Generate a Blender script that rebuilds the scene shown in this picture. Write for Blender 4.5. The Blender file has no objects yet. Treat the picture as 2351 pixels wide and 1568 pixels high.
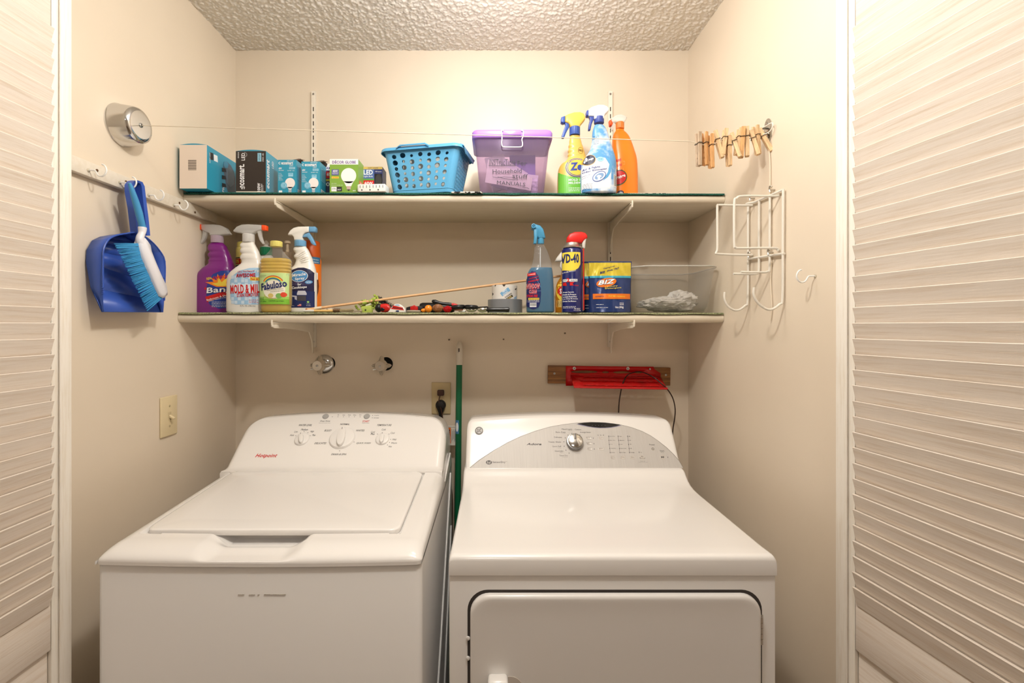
import bpy, bmesh, math, random
from mathutils import Vector, Matrix, noise
random.seed(7)
SC = bpy.context.scene
COL = SC.collection
# ---------------------------------------------------------------- camera, light, exposure
F, VX, VY, EZ = 1060.0, 1135.0, 748.0, 1.40
cd = bpy.data.cameras.new('camera'); cam = bpy.data.objects.new('camera', cd); COL.objects.link(cam)
cam.location = (0, 0, EZ); cam.rotation_euler = (math.pi/2, 0, 0)
cd.sensor_width = 36; cd.lens = F*36/2351; cd.shift_x = (1175.5-VX)/2351; cd.shift_y = -(784-VY)/2351
cd.clip_start = 0.02
SC.camera = cam
SC.view_settings.view_transform = 'Standard'; SC.view_settings.look = 'None'
SC.view_settings.gamma = 1; SC.view_settings.use_curve_mapping = False
SC.view_settings.exposure = 0.0
SC.cycles.transparent_max_bounces = 40; SC.cycles.max_bounces = 10
w = bpy.data.worlds.new('world'); SC.world = w; w.use_nodes = True
w.node_tree.nodes['Background'].inputs[0].default_value = (1, .93, .85, 1)
w.node_tree.nodes['Background'].inputs[1].default_value = 0.3
def lamp(name, typ, loc, power, col, size, rot=(0, 0, 0)):
    l = bpy.data.lights.new(name, typ); l.energy = power; l.color = col
    if typ == 'AREA': l.shape = 'DISK'; l.size = size
    else: l.shadow_soft_size = size
    o = bpy.data.objects.new(name, l); COL.objects.link(o); o.location = loc; o.rotation_euler = rot
    return o
lamp('ceiling_lamp', 'POINT', (0.02, 0.60, 2.33), 26, (1, .985, .95), .045)
lamp('alcove_lamp', 'POINT', (0.03, 1.18, 2.30), 8, (1, .985, .95), .10)
lamp('fill_light', 'AREA', (-0.1, -1.1, 2.42), 8.5, (1, .985, .965), .5)  # unseen soft fill added behind the camera, not a real fixture

# ---------------------------------------------------------------- helpers
def P(px, py, Y): return Vector(((px-VX)*Y/F, Y, EZ-(py-VY)*Y/F))
def PX(px, py, x): return P(px, py, x*F/(px-VX))
def lin(c):
    return tuple(((v/255)/12.92 if v/255 <= .04045 else ((v/255+.055)/1.055)**2.4) for v in c)
MC = {}
def mat(c, r=.5, m=0, tr=0, ior=1.45, bump=0, bs=200, coat=0, kind='', alpha=1, em=0):
    key = (tuple(c), r, m, tr, ior, bump, bs, coat, kind, alpha, em)
    if key in MC: return MC[key]
    M = bpy.data.materials.new('m_%s_%d_%d_%d' % ((kind or 'flat',)+tuple(int(v) for v in c))); M.use_nodes = True
    nt = M.node_tree; b = nt.nodes['Principled BSDF']; L = nt.links.new; N = nt.nodes.new
    col = lin(c)+(1,)
    b.inputs['Base Color'].default_value = col; b.inputs['Roughness'].default_value = r
    b.inputs['Metallic'].default_value = m; b.inputs['Transmission Weight'].default_value = tr
    b.inputs['IOR'].default_value = ior; b.inputs['Coat Weight'].default_value = coat
    b.inputs['Coat Roughness'].default_value = .08
    if em: b.inputs['Emission Color'].default_value = col; b.inputs['Emission Strength'].default_value = em
    def tex(scale, stretch=None, det=4, rough=.55):
        tc = N('ShaderNodeTexCoord'); n = N('ShaderNodeTexNoise'); n.inputs['Scale'].default_value = scale
        n.inputs['Detail'].default_value = det; n.inputs['Roughness'].default_value = rough
        src = tc.outputs['Object']
        if stretch:
            mp = N('ShaderNodeMapping'); mp.inputs['Scale'].default_value = stretch; L(src, mp.inputs['Vector'])
            oi = N('ShaderNodeObjectInfo'); mu = N('ShaderNodeMath'); mu.operation = 'MULTIPLY'; mu.inputs[1].default_value = 37
            L(oi.outputs['Random'], mu.inputs[0]); L(mu.outputs[0], mp.inputs['Location']); src = mp.outputs[0]
        L(src, n.inputs['Vector']); return n.outputs['Fac']
    def ramp(fac, c0, c1, p0=.35, p1=.65):
        rp = N('ShaderNodeValToRGB'); L(fac, rp.inputs[0]); e = rp.color_ramp.elements
        e[0].position = p0; e[1].position = p1; e[0].color = lin(c0)+(1,); e[1].color = lin(c1)+(1,)
        L(rp.outputs[0], b.inputs['Base Color'])
    def bmp(h, s, d=.001):
        bn = N('ShaderNodeBump'); bn.inputs['Strength'].default_value = s; bn.inputs['Distance'].default_value = d
        L(h, bn.inputs['Height']); L(bn.outputs[0], b.inputs['Normal'])
    if kind == 'wall':
        ramp(tex(2.2, None, 3), [v-4 for v in c], [min(255, v+3) for v in c], .3, .7); bmp(tex(60, None, 5), .10, .002)
    elif kind == 'wash':    # white-washed wood grain
        ramp(tex(3, (60, 2, 60), 6, .7), [c[0]-15, c[1]-21, c[2]-28], c, .30, .52); bmp(tex(5, (60, 3, 60), 5, .7), .35, .001)
    elif kind == 'washz':
        ramp(tex(3, (60, 60, 3), 6, .7), [c[0]-12, c[1]-16, c[2]-22], c, .30, .52); bmp(tex(5, (60, 60, 3), 5, .7), .2, .001)
    elif kind == 'pin':
        ramp(tex(3, (90, 90, 12), 4, .6), [v*.82 for v in c], c, .35, .62)
    elif kind == 'wood':
        ramp(tex(3, (2, 20, 45), 6, .65), [v*.62 for v in c], c, .35, .62); bmp(tex(4, (2, 20, 45)), .2)
    elif kind == 'paint':   # old brushed paint
        ramp(tex(4, (2, 20, 20), 5, .6), [c[0]-7, c[1]-9, c[2]-12], c, .3, .6); bmp(tex(8, (2, 16, 16)), .12)
    elif kind == 'cloth':
        ramp(tex(260, None, 2), [v*.6 for v in c], [min(255, v*1.15) for v in c], .35, .65); bmp(tex(300, None, 2), .9, .002)
    elif kind == 'sky':
        ramp(tex(14, None, 4), c, (236, 243, 249), .50, .66)
    elif kind == 'pattern':
        ramp(tex(90, None, 1), (30, 30, 30), c, .44, .47)
    elif kind == 'brushed':
        ramp(tex(6, (120, 2, 2), 3, .5), [v-7 for v in c], c, .35, .65)
    if bump and kind not in ('wall', 'wash', 'wood', 'cloth', 'paint'): bmp(tex(bs), bump)
    if alpha < 1:           # thin see-through plastic: transparent mixed with the surface
        out = nt.nodes['Material Output']; tb = N('ShaderNodeBsdfTransparent'); mx = N('ShaderNodeMixShader'); fr = N('ShaderNodeLayerWeight'); pw = N('ShaderNodeMath'); pw.operation = 'POWER'; pw.inputs[1].default_value = 4
        tb.inputs[0].default_value = tuple(min(1, .35+.65*v) if kind != 'liquid' else v**.55 for v in col[:3])+(1,)
        ad = N('ShaderNodeMath'); ad.operation = 'ADD'; ad.use_clamp = True; ad.inputs[1].default_value = alpha
        L(fr.outputs['Facing'], pw.inputs[0]); hf = N('ShaderNodeMath'); hf.operation = 'MULTIPLY'; hf.inputs[1].default_value = .45; L(pw.outputs[0], hf.inputs[0]); L(hf.outputs[0], ad.inputs[0]); L(ad.outputs[0], mx.inputs[0])
        L(tb.outputs[0], mx.inputs[1]); L(b.outputs[0], mx.inputs[2]); L(mx.outputs[0], out.inputs[0])
    MC[key] = M; return M

def link(o, parent=None):
    COL.objects.link(o)
    if parent: o.parent = parent
    return o
def tag(o, label=None, cat=None, group=None, kind=None):
    if label: o['label'] = label
    if cat: o['category'] = cat
    if group: o['group'] = group
    if kind: o['kind'] = kind
    return o
def thing(name, label, cat, loc=(0, 0, 0), rz=0, group=None):
    o = link(bpy.data.objects.new(name, None)); o.location = loc; o.rotation_euler = (0, 0, rz)
    o.empty_display_size = .02
    return tag(o, label, cat, group)
def dup(root, loc=None, rot=None, label=None, group=None):
    r = root.copy(); COL.objects.link(r)
    if loc is not None: r.location = loc
    if rot is not None: r.rotation_euler = rot
    if label: r['label'] = label
    if group: r['group'] = group
    for ch in list(root.children):
        c = ch.copy(); COL.objects.link(c); c.parent = r
        for g in list(ch.children):
            d = g.copy(); COL.objects.link(d); d.parent = c
    return r
class MB:
    """collects shapes; build() links them as one mesh object"""
    def __init__(s): s.v = []; s.f = []; s.mi = []; s.cur = 0
    def add(s, vs, fs):
        o = len(s.v); s.v += [tuple(v) for v in vs]; s.f += [tuple(i+o for i in f) for f in fs]; s.mi += [s.cur]*len(fs); return s
    def bm(s, bm):
        bm.verts.index_update(); s.add([v.co[:] for v in bm.verts], [[v.index for v in f.verts] for f in bm.faces]); bm.free(); return s
    def box(s, x0, x1, y0, y1, z0, z1, r=0, seg=2):
        if r <= 0:
            return s.add([(x, y, z) for x in (x0, x1) for y in (y0, y1) for z in (z0, z1)],
                         [(0, 1, 3, 2), (4, 6, 7, 5), (0, 4, 5, 1), (2, 3, 7, 6), (0, 2, 6, 4), (1, 5, 7, 3)])
        b = bmesh.new(); bmesh.ops.create_cube(b, size=1)
        for v in b.verts: v.co = Vector(((x0+x1)/2+v.co.x*(x1-x0), (y0+y1)/2+v.co.y*(y1-y0), (z0+z1)/2+v.co.z*(z1-z0)))
        r = min(r, .49*min(abs(x1-x0), abs(y1-y0), abs(z1-z0)))
        bmesh.ops.bevel(b, geom=b.edges[:], offset=r, segments=seg, profile=.5, affect='EDGES'); return s.bm(b)
    def loft(s, rings, cap=True, closed=True):
        n = len(rings[0]); vs = [p for r in rings for p in r]; fs = []
        for i in range(len(rings)-1):
            for j in range(n if closed else n-1):
                k = (j+1) % n; fs.append((i*n+j, i*n+k, (i+1)*n+k, (i+1)*n+j))
        if cap: fs.append(tuple(range(n-1, -1, -1))); fs.append(tuple(range((len(rings)-1)*n, len(rings)*n)))
        return s.add(vs, fs)
    def tube(s, pts, r, n=8, cap=True):
        pts = [Vector(p) for p in pts]; rings = []; up = None
        for i, p in enumerate(pts):
            t = (pts[min(i+1, len(pts)-1)]-pts[max(i-1, 0)]).normalized()
            if up is None: up = t.orthogonal().normalized()
            up = (up-t*up.dot(t)); up = up.normalized() if up.length > 1e-6 else t.orthogonal().normalized()
            sd = t.cross(up); rr = r[i] if isinstance(r, (list, tuple)) else r
            rings.append([p+(up*math.cos(a)+sd*math.sin(a))*rr for a in [2*math.pi*k/n for k in range(n)]])
        return s.loft(rings, cap)
    def lathe(s, prof, n=24, axis='z', loc=(0, 0, 0), sx=1, sy=1):
        rings = []
        for r, h in prof:
            ring = []
            for k in range(n):
                a = 2*math.pi*k/n; c, d = r*math.cos(a)*sx, r*math.sin(a)*sy
                q = {'z': (c, d, h), 'y': (c, -h, d), 'x': (h, c, d)}[axis]
                ring.append((q[0]+loc[0], q[1]+loc[1], q[2]+loc[2]))
            rings.append(ring)
        return s.loft(rings)
    def extr(s, poly, y0, y1, r=0, seg=2, ax='y'):
        """polygon in (u,v) given thickness along y (or x)"""
        b = bmesh.new()
        f3 = (lambda u, v, t: (u, t, v)) if ax == 'y' else ((lambda u, v, t: (t, u, v)) if ax == 'x' else (lambda u, v, t: (u, v, t)))
        f = b.faces.new([b.verts.new(f3(u, v, y0)) for u, v in poly])
        g = bmesh.ops.extrude_face_region(b, geom=[f])
        d = Vector(f3(0, 0, y1-y0))
        for v in [e for e in g['geom'] if isinstance(e, bmesh.types.BMVert)]: v.co += d
        bmesh.ops.recalc_face_normals(b, faces=b.faces[:])
        if r > 0:
            ed = [e for e in b.edges if len(e.link_faces) == 2 and any(len(q.verts) == len(poly) for q in e.link_faces)]
            try: bmesh.ops.bevel(b, geom=ed, offset=r, segments=seg, profile=.5, affect='EDGES', clamp_overlap=True)
            except Exception: pass
        return s.bm(b)
    def sphere(s, c, r, n=16, m=10, sc=(1, 1, 1)):
        rings = [[(c[0]+r*sc[0]*math.sin(t)*math.cos(2*math.pi*k/n), c[1]+r*sc[1]*math.sin(t)*math.sin(2*math.pi*k/n), c[2]-r*sc[2]*math.cos(t))
                  for k in range(n)] for t in [math.pi*(i+.02)/(m+.04) for i in range(m+1)]]
        return s.loft(rings)
    def xf(s, M, start=0):
        for i in range(start, len(s.v)): s.v[i] = tuple(M @ Vector(s.v[i]))
        return s
    def build(s, name, m, parent=None, smooth=True, ang=35, label=None, kind=None, loc=None):
        me = bpy.data.meshes.new(name); me.from_pydata(s.v, [], s.f)
        for mm in (m if isinstance(m, (list, tuple)) else [m]): me.materials.append(mm)
        if len(me.polygons) == len(s.mi): me.polygons.foreach_set('material_index', s.mi)
        b = bmesh.new(); b.from_mesh(me); bmesh.ops.recalc_face_normals(b, faces=b.faces[:]); b.to_mesh(me); b.free()
        if smooth:
            me.polygons.foreach_set('use_smooth', [True]*len(me.polygons)); me.set_sharp_from_angle(angle=math.radians(ang))
        o = link(bpy.data.objects.new(name, me), parent)
        if loc is not None: o.location = loc
        if label: o['label'] = label
        if kind: o['kind'] = kind
        return o
def spl(pts, n=6, closed=False):
    pts = [Vector(p) for p in pts]; out = []; N = len(pts)
    for i in range(N if closed else N-1):
        g = (lambda k: pts[k % N]) if closed else (lambda k: pts[max(0, min(N-1, k))])
        a, b, c, d = g(i-1), g(i), g(i+1), g(i+2)
        for j in range(n):
            t = j/n; out.append(.5*((2*b)+(c-a)*t+(2*a-5*b+4*c-d)*t*t+(3*b-a-3*c+d)*t**3))
    if not closed: out.append(pts[-1])
    return out
def rrect(a, b, r, n=6, cx=0, cy=0):
    out = []
    for qx, qy, s in ((1, 1, 0), (-1, 1, 1), (-1, -1, 2), (1, -1, 3)):
        for k in range(n+1):
            t = math.pi/2*(s+k/n); out.append((cx+qx*(a-r)+r*math.cos(t), cy+qy*(b-r)+r*math.sin(t)))
    return out
def sse(a, b, n, N=44):
    out = []
    for k in range(N):
        t = 2*math.pi*k/N; c, d = math.cos(t), math.sin(t)
        out.append((a*math.copysign(abs(c)**(2/n), c), b*math.copysign(abs(d)**(2/n), d)))
    return out
# ---------------------------------------------------------------- flat print on surfaces
TC = {}
def tmesh(s, bold=0, shear=0):
    k = (s, bold, shear)
    if k not in TC:
        cu = bpy.data.curves.new('t', 'FONT'); cu.body = s; cu.offset = bold*.6; cu.space_character = 1+1.2*max(0, bold); cu.shear = shear; cu.resolution_u = 2 if len(s) < 24 else 1
        o = bpy.data.objects.new('t', cu); me = o.to_mesh()
        v = [(p.co.x, p.co.y) for p in me.vertices]; f = [tuple(q.vertices) for q in me.polygons]
        o.to_mesh_clear(); bpy.data.objects.remove(o); bpy.data.curves.remove(cu)
        xs = [p[0] for p in v] or [0, 1]; ys = [p[1] for p in v] or [0, 1]
        x0, x1, y0, y1 = min(xs), max(xs), min(ys), max(ys)
        TC[k] = ([((p[0]-x0)/max(1e-6, x1-x0)-.5, (p[1]-y0)/max(1e-6, y1-y0)-.5) for p in v], f)
    return TC[k]
class Plane:
    """flat surface: origin, unit axes; u,v in units of k metres"""
    curved = 0; clip = None
    def __init__(s, o, U, V, k=1):
        s.o = Vector(o); s.U = Vector(U).normalized(); s.V = Vector(V).normalized(); s.N = s.U.cross(s.V).normalized(); s.k = k
    def at(s, u, v, e): return s.o+s.U*(u*s.k)+s.V*(v*s.k)+s.N*e
    def px(s, px, py):      # picture point -> (u,v) on the surface, seen from the camera
        C = Vector((0, 0, EZ)); d = Vector(((px-VX)/F, 1, (VY-py)/F)); t = (s.o-C).dot(s.N)/d.dot(s.N); q = C+d*t-s.o
        return q.dot(s.U)/s.k, q.dot(s.V)/s.k
class Deco:
    def __init__(s, surf): s.s = surf; s.p = {}; s.l = 0
    def _put(s, part, m, verts, faces, e):
        d = s.p.setdefault(part, ([], [], [], []))
        b = bmesh.new(); vs = [b.verts.new((x, y, 0)) for x, y in verts]
        for f in faces:
            try: b.faces.new([vs[i] for i in f])
            except ValueError: pass
        st = s.s.curved
        if st and verts:
            xs = [p[0] for p in verts]
            for x in [i*st for i in range(math.ceil(min(xs)/st), math.floor(max(xs)/st)+1)]:
                bmesh.ops.bisect_plane(b, geom=b.verts[:]+b.edges[:]+b.faces[:], plane_co=(x, 0, 0), plane_no=(1, 0, 0))
            if max(p[1] for p in verts)-min(p[1] for p in verts) > 2.5*st:
                ys = [p[1] for p in verts]
                for y in [i*st*2 for i in range(math.ceil(min(ys)/st/2), math.floor(max(ys)/st/2)+1)]:
                    bmesh.ops.bisect_plane(b, geom=b.verts[:]+b.edges[:]+b.faces[:], plane_co=(0, y, 0), plane_no=(0, 1, 0))
        if s.s.clip and st and verts and max(xs)-min(xs) > 8*st:
            for q, sg in ((s.s.clip[0], 1), (s.s.clip[1], -1)):
                for dl in (.25, .5, .75, 1.5): bmesh.ops.bisect_plane(b, geom=b.verts[:]+b.edges[:]+b.faces[:], plane_co=(q+sg*dl*st*.7, 0, 0), plane_no=(1, 0, 0))
        if s.s.clip:
            for q, no in ((s.s.clip[0], (-1, 0, 0)), (s.s.clip[1], (1, 0, 0))):
                bmesh.ops.bisect_plane(b, geom=b.verts[:]+b.edges[:]+b.faces[:], plane_co=(q, 0, 0), plane_no=no, clear_outer=True)
        b.verts.index_update(); o = len(d[0])
        d[0].extend([tuple(s.s.at(v.co.x, v.co.y, e)) for v in b.verts])
        if m not in d[3]: d[3].append(m)
        for f in b.faces: d[1].append(tuple(v.index+o for v in f.verts)); d[2].append(d[3].index(m))
        b.free()
    def poly(s, m, pts, e=.0004, part='label'): s._put(part, m, pts, [tuple(range(len(pts)))], e); return s
    def rect(s, m, u0, v0, u1, v1, e=.0004, part='label', rot=0):
        cx, cy = (u0+u1)/2, (v0+v1)/2; c, d = math.cos(rot), math.sin(rot)
        return s.poly(m, [(cx+(x-cx)*c-(y-cy)*d, cy+(x-cx)*d+(y-cy)*c) for x, y in ((u0, v0), (u1, v0), (u1, v1), (u0, v1))], e, part)
    def ell(s, m, cu, cv, a, b, e=.0004, part='label', rot=0, n=24):
        c, d = math.cos(rot), math.sin(rot)
        return s.poly(m, [(cu+a*math.cos(t)*c-b*math.sin(t)*d, cv+a*math.cos(t)*d+b*math.sin(t)*c) for t in [2*math.pi*i/n for i in range(n)]], e, part)
    def ring(s, m, cu, cv, a, b, w, e=.0005, part='label', rot=0, t0=0, t1=360, n=28):
        c, d = math.cos(rot), math.sin(rot); pts = []
        for i in range(n+1):
            t = math.radians(t0+(t1-t0)*i/n)
            for k in (0, 1):
                x, y = (a-w*k)*math.cos(t), (b-w*k)*math.sin(t); pts.append((cu+x*c-y*d, cv+x*d+y*c))
        s._put(part, m, pts, [(2*i, 2*i+1, 2*i+3, 2*i+2) for i in range(n)], e); return s
    def line(s, m, pts, w, e=.0006, part='lettering'):
        q = []
        for i, (x, y) in enumerate(pts):
            a = pts[max(0, i-1)]; b = pts[min(len(pts)-1, i+1)]; dx, dy = b[0]-a[0], b[1]-a[1]; L = math.hypot(dx, dy) or 1
            q += [(x-dy/L*w/2, y+dx/L*w/2), (x+dy/L*w/2, y-dx/L*w/2)]
        s._put(part, m, q, [(2*i, 2*i+1, 2*i+3, 2*i+2) for i in range(len(pts)-1)], e); return s
    def text(s, m, t, u0, v0, u1, v1, rot=0, bold=0.0, shear=0, e=.0007, part='lettering', slant=0):
        v, f = tmesh(t, bold, shear); cx, cy, a, b = (u0+u1)/2, (v0+v1)/2, u1-u0, v1-v0
        if 0 < abs(rot) < .5: b = max(b-a*abs(math.sin(rot)), .5*b)     # the box was measured around slanted words
        c, d = math.cos(rot), math.sin(rot)
        s._put(part, m, [(cx+x*a*c-(y*b+slant*x*a)*d, cy+x*a*d+(y*b+slant*x*a)*c) for x, y in v], f, e); return s
    def build(s, parent):
        for part, (v, f, mi, ms) in s.p.items():
            me = bpy.data.meshes.new(part); me.from_pydata(v, [], f)
            for m in ms: me.materials.append(m)
            me.polygons.foreach_set('material_index', mi)
            link(bpy.data.objects.new(part, me), parent)
# shared materials
WHITE = mat((240, 236, 232), .28, coat=.3); INK = mat((40, 38, 42), .5); WT = mat((240, 240, 240), .45); RED = mat((205, 25, 22), .4)
BLACKP = mat((22, 22, 24), .35); CHROME = mat((215, 215, 215), .12, 1); WIRE = mat((232, 226, 214), .4)
NAVY = mat((28, 38, 92), .4); PAPER = mat((232, 226, 214), .6); CLEAR = mat((238, 238, 238), .12, alpha=.08)
YEL = mat((235, 205, 70), .4); GREY = mat((110, 110, 112), .45); STEEL = mat((170, 168, 165), .3, 1)
# ---------------------------------------------------------------- setting
WX0, WX1, YB, ZC = -1.003, .7515, 1.79, 2.47
wm = mat((229, 214, 193), .38, kind='wall')
def struct(name, m, *boxes, r=0):
    b = MB()
    for q in boxes: b.box(*q, r=r)
    return tag(b.build(name, m), kind='structure')
struct('wall_back', wm, (WX0-.05, WX1+.05, YB, YB+.05, 0, ZC))
struct('wall_left', wm, (WX0-.05, WX0, .96, YB, 0, ZC))
struct('wall_right', wm, (WX1, WX1+.05, .96, YB, 0, ZC))
struct('wall_front_left', wm, (-1.75, WX0, .90, .96, 0, ZC))
struct('wall_front_right', wm, (WX1, 1.55, .90, .96, 0, ZC))
struct('wall_hall_left', wm, (-1.80, -1.75, -2.4, .96, 0, ZC))
struct('wall_hall_right', wm, (1.55, 1.60, -2.4, .96, 0, ZC))
struct('wall_hall_end', wm, (-1.80, 1.60, -2.45, -2.4, 0, ZC))
struct('floor', mat((150, 125, 100), .5, kind='wood'), (-1.8, 1.6, -2.45, YB+.05, -.05, 0))
cm = mat((232, 224, 212), .8, bump=.5, bs=150)
b = MB(); b.box(-1.8, 1.6, -2.45, YB+.05, ZC+.03, ZC+.08)
ny, nx = 160, 600; x0, x1, y0, y1 = WX0-.005, WX1+.005, 1.33, YB+.004; vs = []
for j in range(ny+1):
    for i in range(nx+1):
        x, y = x0+(x1-x0)*i/nx, y0+(y1-y0)*j/ny
        h = noise.noise((x*85, y*85, 1.3))*.6+noise.noise((x*190, y*190, 4.1))*.5
        h = max(0, h+.12)**.7
        vs.append((x, y, ZC-.0068*h))
b.add(vs, [(j*(nx+1)+i, j*(nx+1)+i+1, (j+1)*(nx+1)+i+1, (j+1)*(nx+1)+i) for j in range(ny) for i in range(nx)])
b.add([(-1.8, -2.45, ZC), (1.6, -2.45, ZC), (1.6, 1.331, ZC), (-1.8, 1.331, ZC)], [(0, 1, 2, 3)])
tag(b.build('ceiling', cm, ang=80), kind='structure')

# louvred folding doors standing open at both sides
slm = mat((228, 216, 203), .55, kind='wash'); stm = mat((242, 235, 224), .5, kind='washz')
def louvre(name, X, Yend, ang, side, label):
    """local frame: y runs from the far stile towards the room (negative), x towards the opening"""
    r = link(bpy.data.objects.new(name, None)); r.location = (X, Yend, 0); r.rotation_euler = (0, 0, ang); tag(r, kind='structure')
    r['label'] = label
    s = side                        # +1: opening lies towards +x
    Wd = .40; t = -.030*s
    def bx(y0, y1, z0, z1, xa, xb, rr=.002):
        return MB().box(min(xa, xb), max(xa, xb), y0, y1, z0, z1, r=rr)
    m = bx(-.027, 0, .02, 2.40, t, 0, .003); m.box(*sorted((t, -.003*s)), -.042, -.027, .02, 2.40); m.box(*sorted((-.001*s, .0015*s)), -.0285, -.0255, .02, 2.40, r=.0006)
    m.build('stile', stm, r)
    bx(-Wd, -Wd+.042, .02, 2.40, t, 0, .003).build('stile', stm, r)
    bx(-Wd+.04, -.0435, 1.984, 2.40, t, -.002*s).build('rail', slm, r)
    bx(-Wd+.04, -.0435, .76, .858, t, -.002*s).build('rail', slm, r)
    bx(-Wd+.04, -.0435, .02, .12, t, -.002*s).build('rail', slm, r)
    bx(-Wd+.04, -.0435, .115, .765, -.022*s, -.009*s).build('panel', slm, r)
    # slat: top edge proud to the opening, bottom edge recessed
    pts = [(-.006*s, -.0185), (0*s, -.0195), (.0102*s, .0166), (.0094*s, .0177), (.0045*s, .0168)]
    mb = MB(); mb.loft([[(x, -Wd+.04, z) for x, z in pts], [(x, -.049, z) for x, z in pts]])
    so = mb.build('slat', slm, r, ang=25); so.location = (0, 0, 1.984-.0176)
    n = 37; dz = (1.984-.858)/n
    for i in range(1, n):
        c = so.copy(); COL.objects.link(c); c.parent = r; c.location = (0, 0, 1.984-.0176-i*dz)
        c.rotation_euler = (0, random.uniform(-.035, .035), 0)
    return r
louvre('door_1', -.873, .955, 0, 1, 'white-washed louvred folding door along the left edge of the photo')
louvre('door_2', .705, .955, math.radians(7.7), -1, 'white-washed louvred folding door along the right edge of the photo')
jm = mat((240, 234, 224), .45, kind='washz')
struct('trim_1', jm, (WX0-.002, -.915, .90, .958, 0, 2.44), r=.003)
struct('trim_2', jm, (.745, WX1+.04, .90, .958, 0, 2.44), r=.003)
# ---------------------------------------------------------------- shelves and their supports
pm = mat((226, 214, 194), .5, kind='paint')
ZT, ZB = 1.831, 1.4435
def shelf(name, label, ztop, yl, yr, th=.027):
    r = thing(name, label, 'shelf', (WX0, YB, ztop-th)); m = MB(); rings = []
    xl, xr = .001, WX1-WX0-.001
    for x in (xl, xr):
        yf = (yl if x == xl else yr)-YB; q = th/2
        prof = [(-.0005, 0), (-.0005, th)]+[(yf+q+q*math.cos(a), q+q*math.sin(a)) for a in [math.pi/2+math.pi*i/8 for i in range(9)]]
        rings.append([(x, y, z) for y, z in prof])
    m.loft(rings); m.build('board', pm, r)
    return r
sh1 = shelf('shelf', 'upper cream painted shelf board across the alcove, holding light bulb boxes', ZT-.004, 1.487, 1.503)
sh2 = shelf('shelf', 'lower cream painted shelf board across the alcove, holding the tools', ZB-.005, 1.462, 1.509, .028)
def liner(label, z, yl, yr, th, m, seed, droop, m2=None):
    r = thing('shelf_liner', label, 'liner', (WX0, YB, z)); b = MB(); n = 240; top = []
    W = WX1-WX0-.006
    for i in range(n+1):
        x = .003+W*i/n; yf = yl+(yr-yl)*i/n-YB; wv = noise.noise((x*6, seed, 0)); w2 = noise.noise((x*22, seed, 3))
        f = -.002+.006*wv; d = droop*(.5+1.1*wv+.3*w2); st = .0007*math.sin(x*900)
        top.append([(x, -.004, 0), (x, -.15, 0), (x, yf+.012, -.0005), (x, yf+.002+f, -.001), (x, yf-.0015+f*.3+st, -.0035-max(0, d)*.6),
                    (x, yf-.0012+f*.3+st, -.005-max(.0, d)+st), (x, yf+.003, -.0055), (x, yf+.02, -th), (x, -.004, -th)])
    b.loft(top); b.build('mat', m, r, ang=60)
    if m2:
        b = MB(); b.box(.865, .965, yl-YB-.0035, -.02, -.0035, .0006, r=.001); b.build('patterned_cloth', m2, r, label='white cloth with black pattern')
        b = MB(); b.box(1.385, 1.62, yr-YB+.004, -.02, -.003, .0022, r=.001)
        b.build('patterned_cloth', m2, r, label='white cloth with black pattern')
        b = MB()
        for i in range(330):
            x = .01+W*i/331; yf = yl+(yr-yl)*x/W-YB
            b.box(x, x+.0026, yf-.004+.006*noise.noise((x*6, seed, 0))*.3, yf+.004, -.0062, -.001, r=.0008, seg=1)
        b.build('edge_stitching', mat((30, 92, 78), .8), r, kind='stuff')
    return r
liner('dark green stitched mat under the boxes on the upper shelf', ZT, 1.487, 1.503, .003, mat((38, 96, 80), .9, kind='cloth'), 1.7, .003, mat((225, 220, 210), .8, kind='pattern'))
liner('sage green textured mat covering the lower shelf', ZB, 1.462, 1.509, .004, mat((150, 152, 112), .9, kind='cloth'), 5.2, .0015)
for px, word in ((722, 'left'), (1400, 'right')):
    x = (px-VX)*YB/F; z1 = EZ+(VY-212)*YB/F; z0 = EZ-(797-VY)*YB/F
    r = thing('shelf_standard', '%s slotted white metal upright screwed to back wall' % word, 'standard', (x, YB, z0))
    m = MB(); h = z1-z0
    m.box(-.0085, -.0055, -.011, 0, 0, h, r=.001); m.box(.0055, .0085, -.011, 0, 0, h, r=.001); m.box(-.0085, .0085, -.0105, -.008, 0, h, r=.0008)
    m.build('channel', mat((236, 226, 210), .4), r)
    s = MB(); z = h-.062
    while z > .05: s.box(-.0016, .0016, -.0112, -.0104, z-.016, z); z -= .0275
    s.build('slots', mat((50, 44, 38), .9), r, kind='stuff')
    for zz in (.022, h-.012):
        q = MB().lathe([(.003, 0), (.004, .001), (.003, .002)], 12, 'y', (0, -.0108, zz)); q.build('screw', STEEL, r)
    for zt, yf, nm, yt in ((ZT-.033, 1.478, 'upper', 1.47), (ZB-.033, 1.455, 'lower', 1.45)):
        L = YB-(yt+(.03 if px > 1000 else 0)); g = thing('shelf_bracket', '%s curved cream bracket under the %s shelf' % (word, nm), 'bracket', (x, YB-.011, zt))
        k = MB(); top = -.0005; L -= .011
        prof = [(-.001, top), (-L, top), (-L-.001, top+.008), (-L-.004, top+.009), (-L-.006, top), (-L-.003, -.013), (-L+.012, -.018)]
        prof += [(-L+.012+(L-.055)*t, -.018-.016*t*t) for t in (.3, .6, 1)]
        prof += [(-.030, -.050), (-.017, -.068), (-.012, -.088), (-.010, -.115), (-.001, -.115)]
        k.extr(prof, -.0022, .0022, .0006, 1, ax='x'); k.build('arm', mat((232, 222, 204), .4), g)
        lip = MB(); lip.box(-.0055, .0055, -L, -.002, top-.002, top, r=.0008)
        lip.build('flange', mat((232, 222, 204), .4), g)

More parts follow.
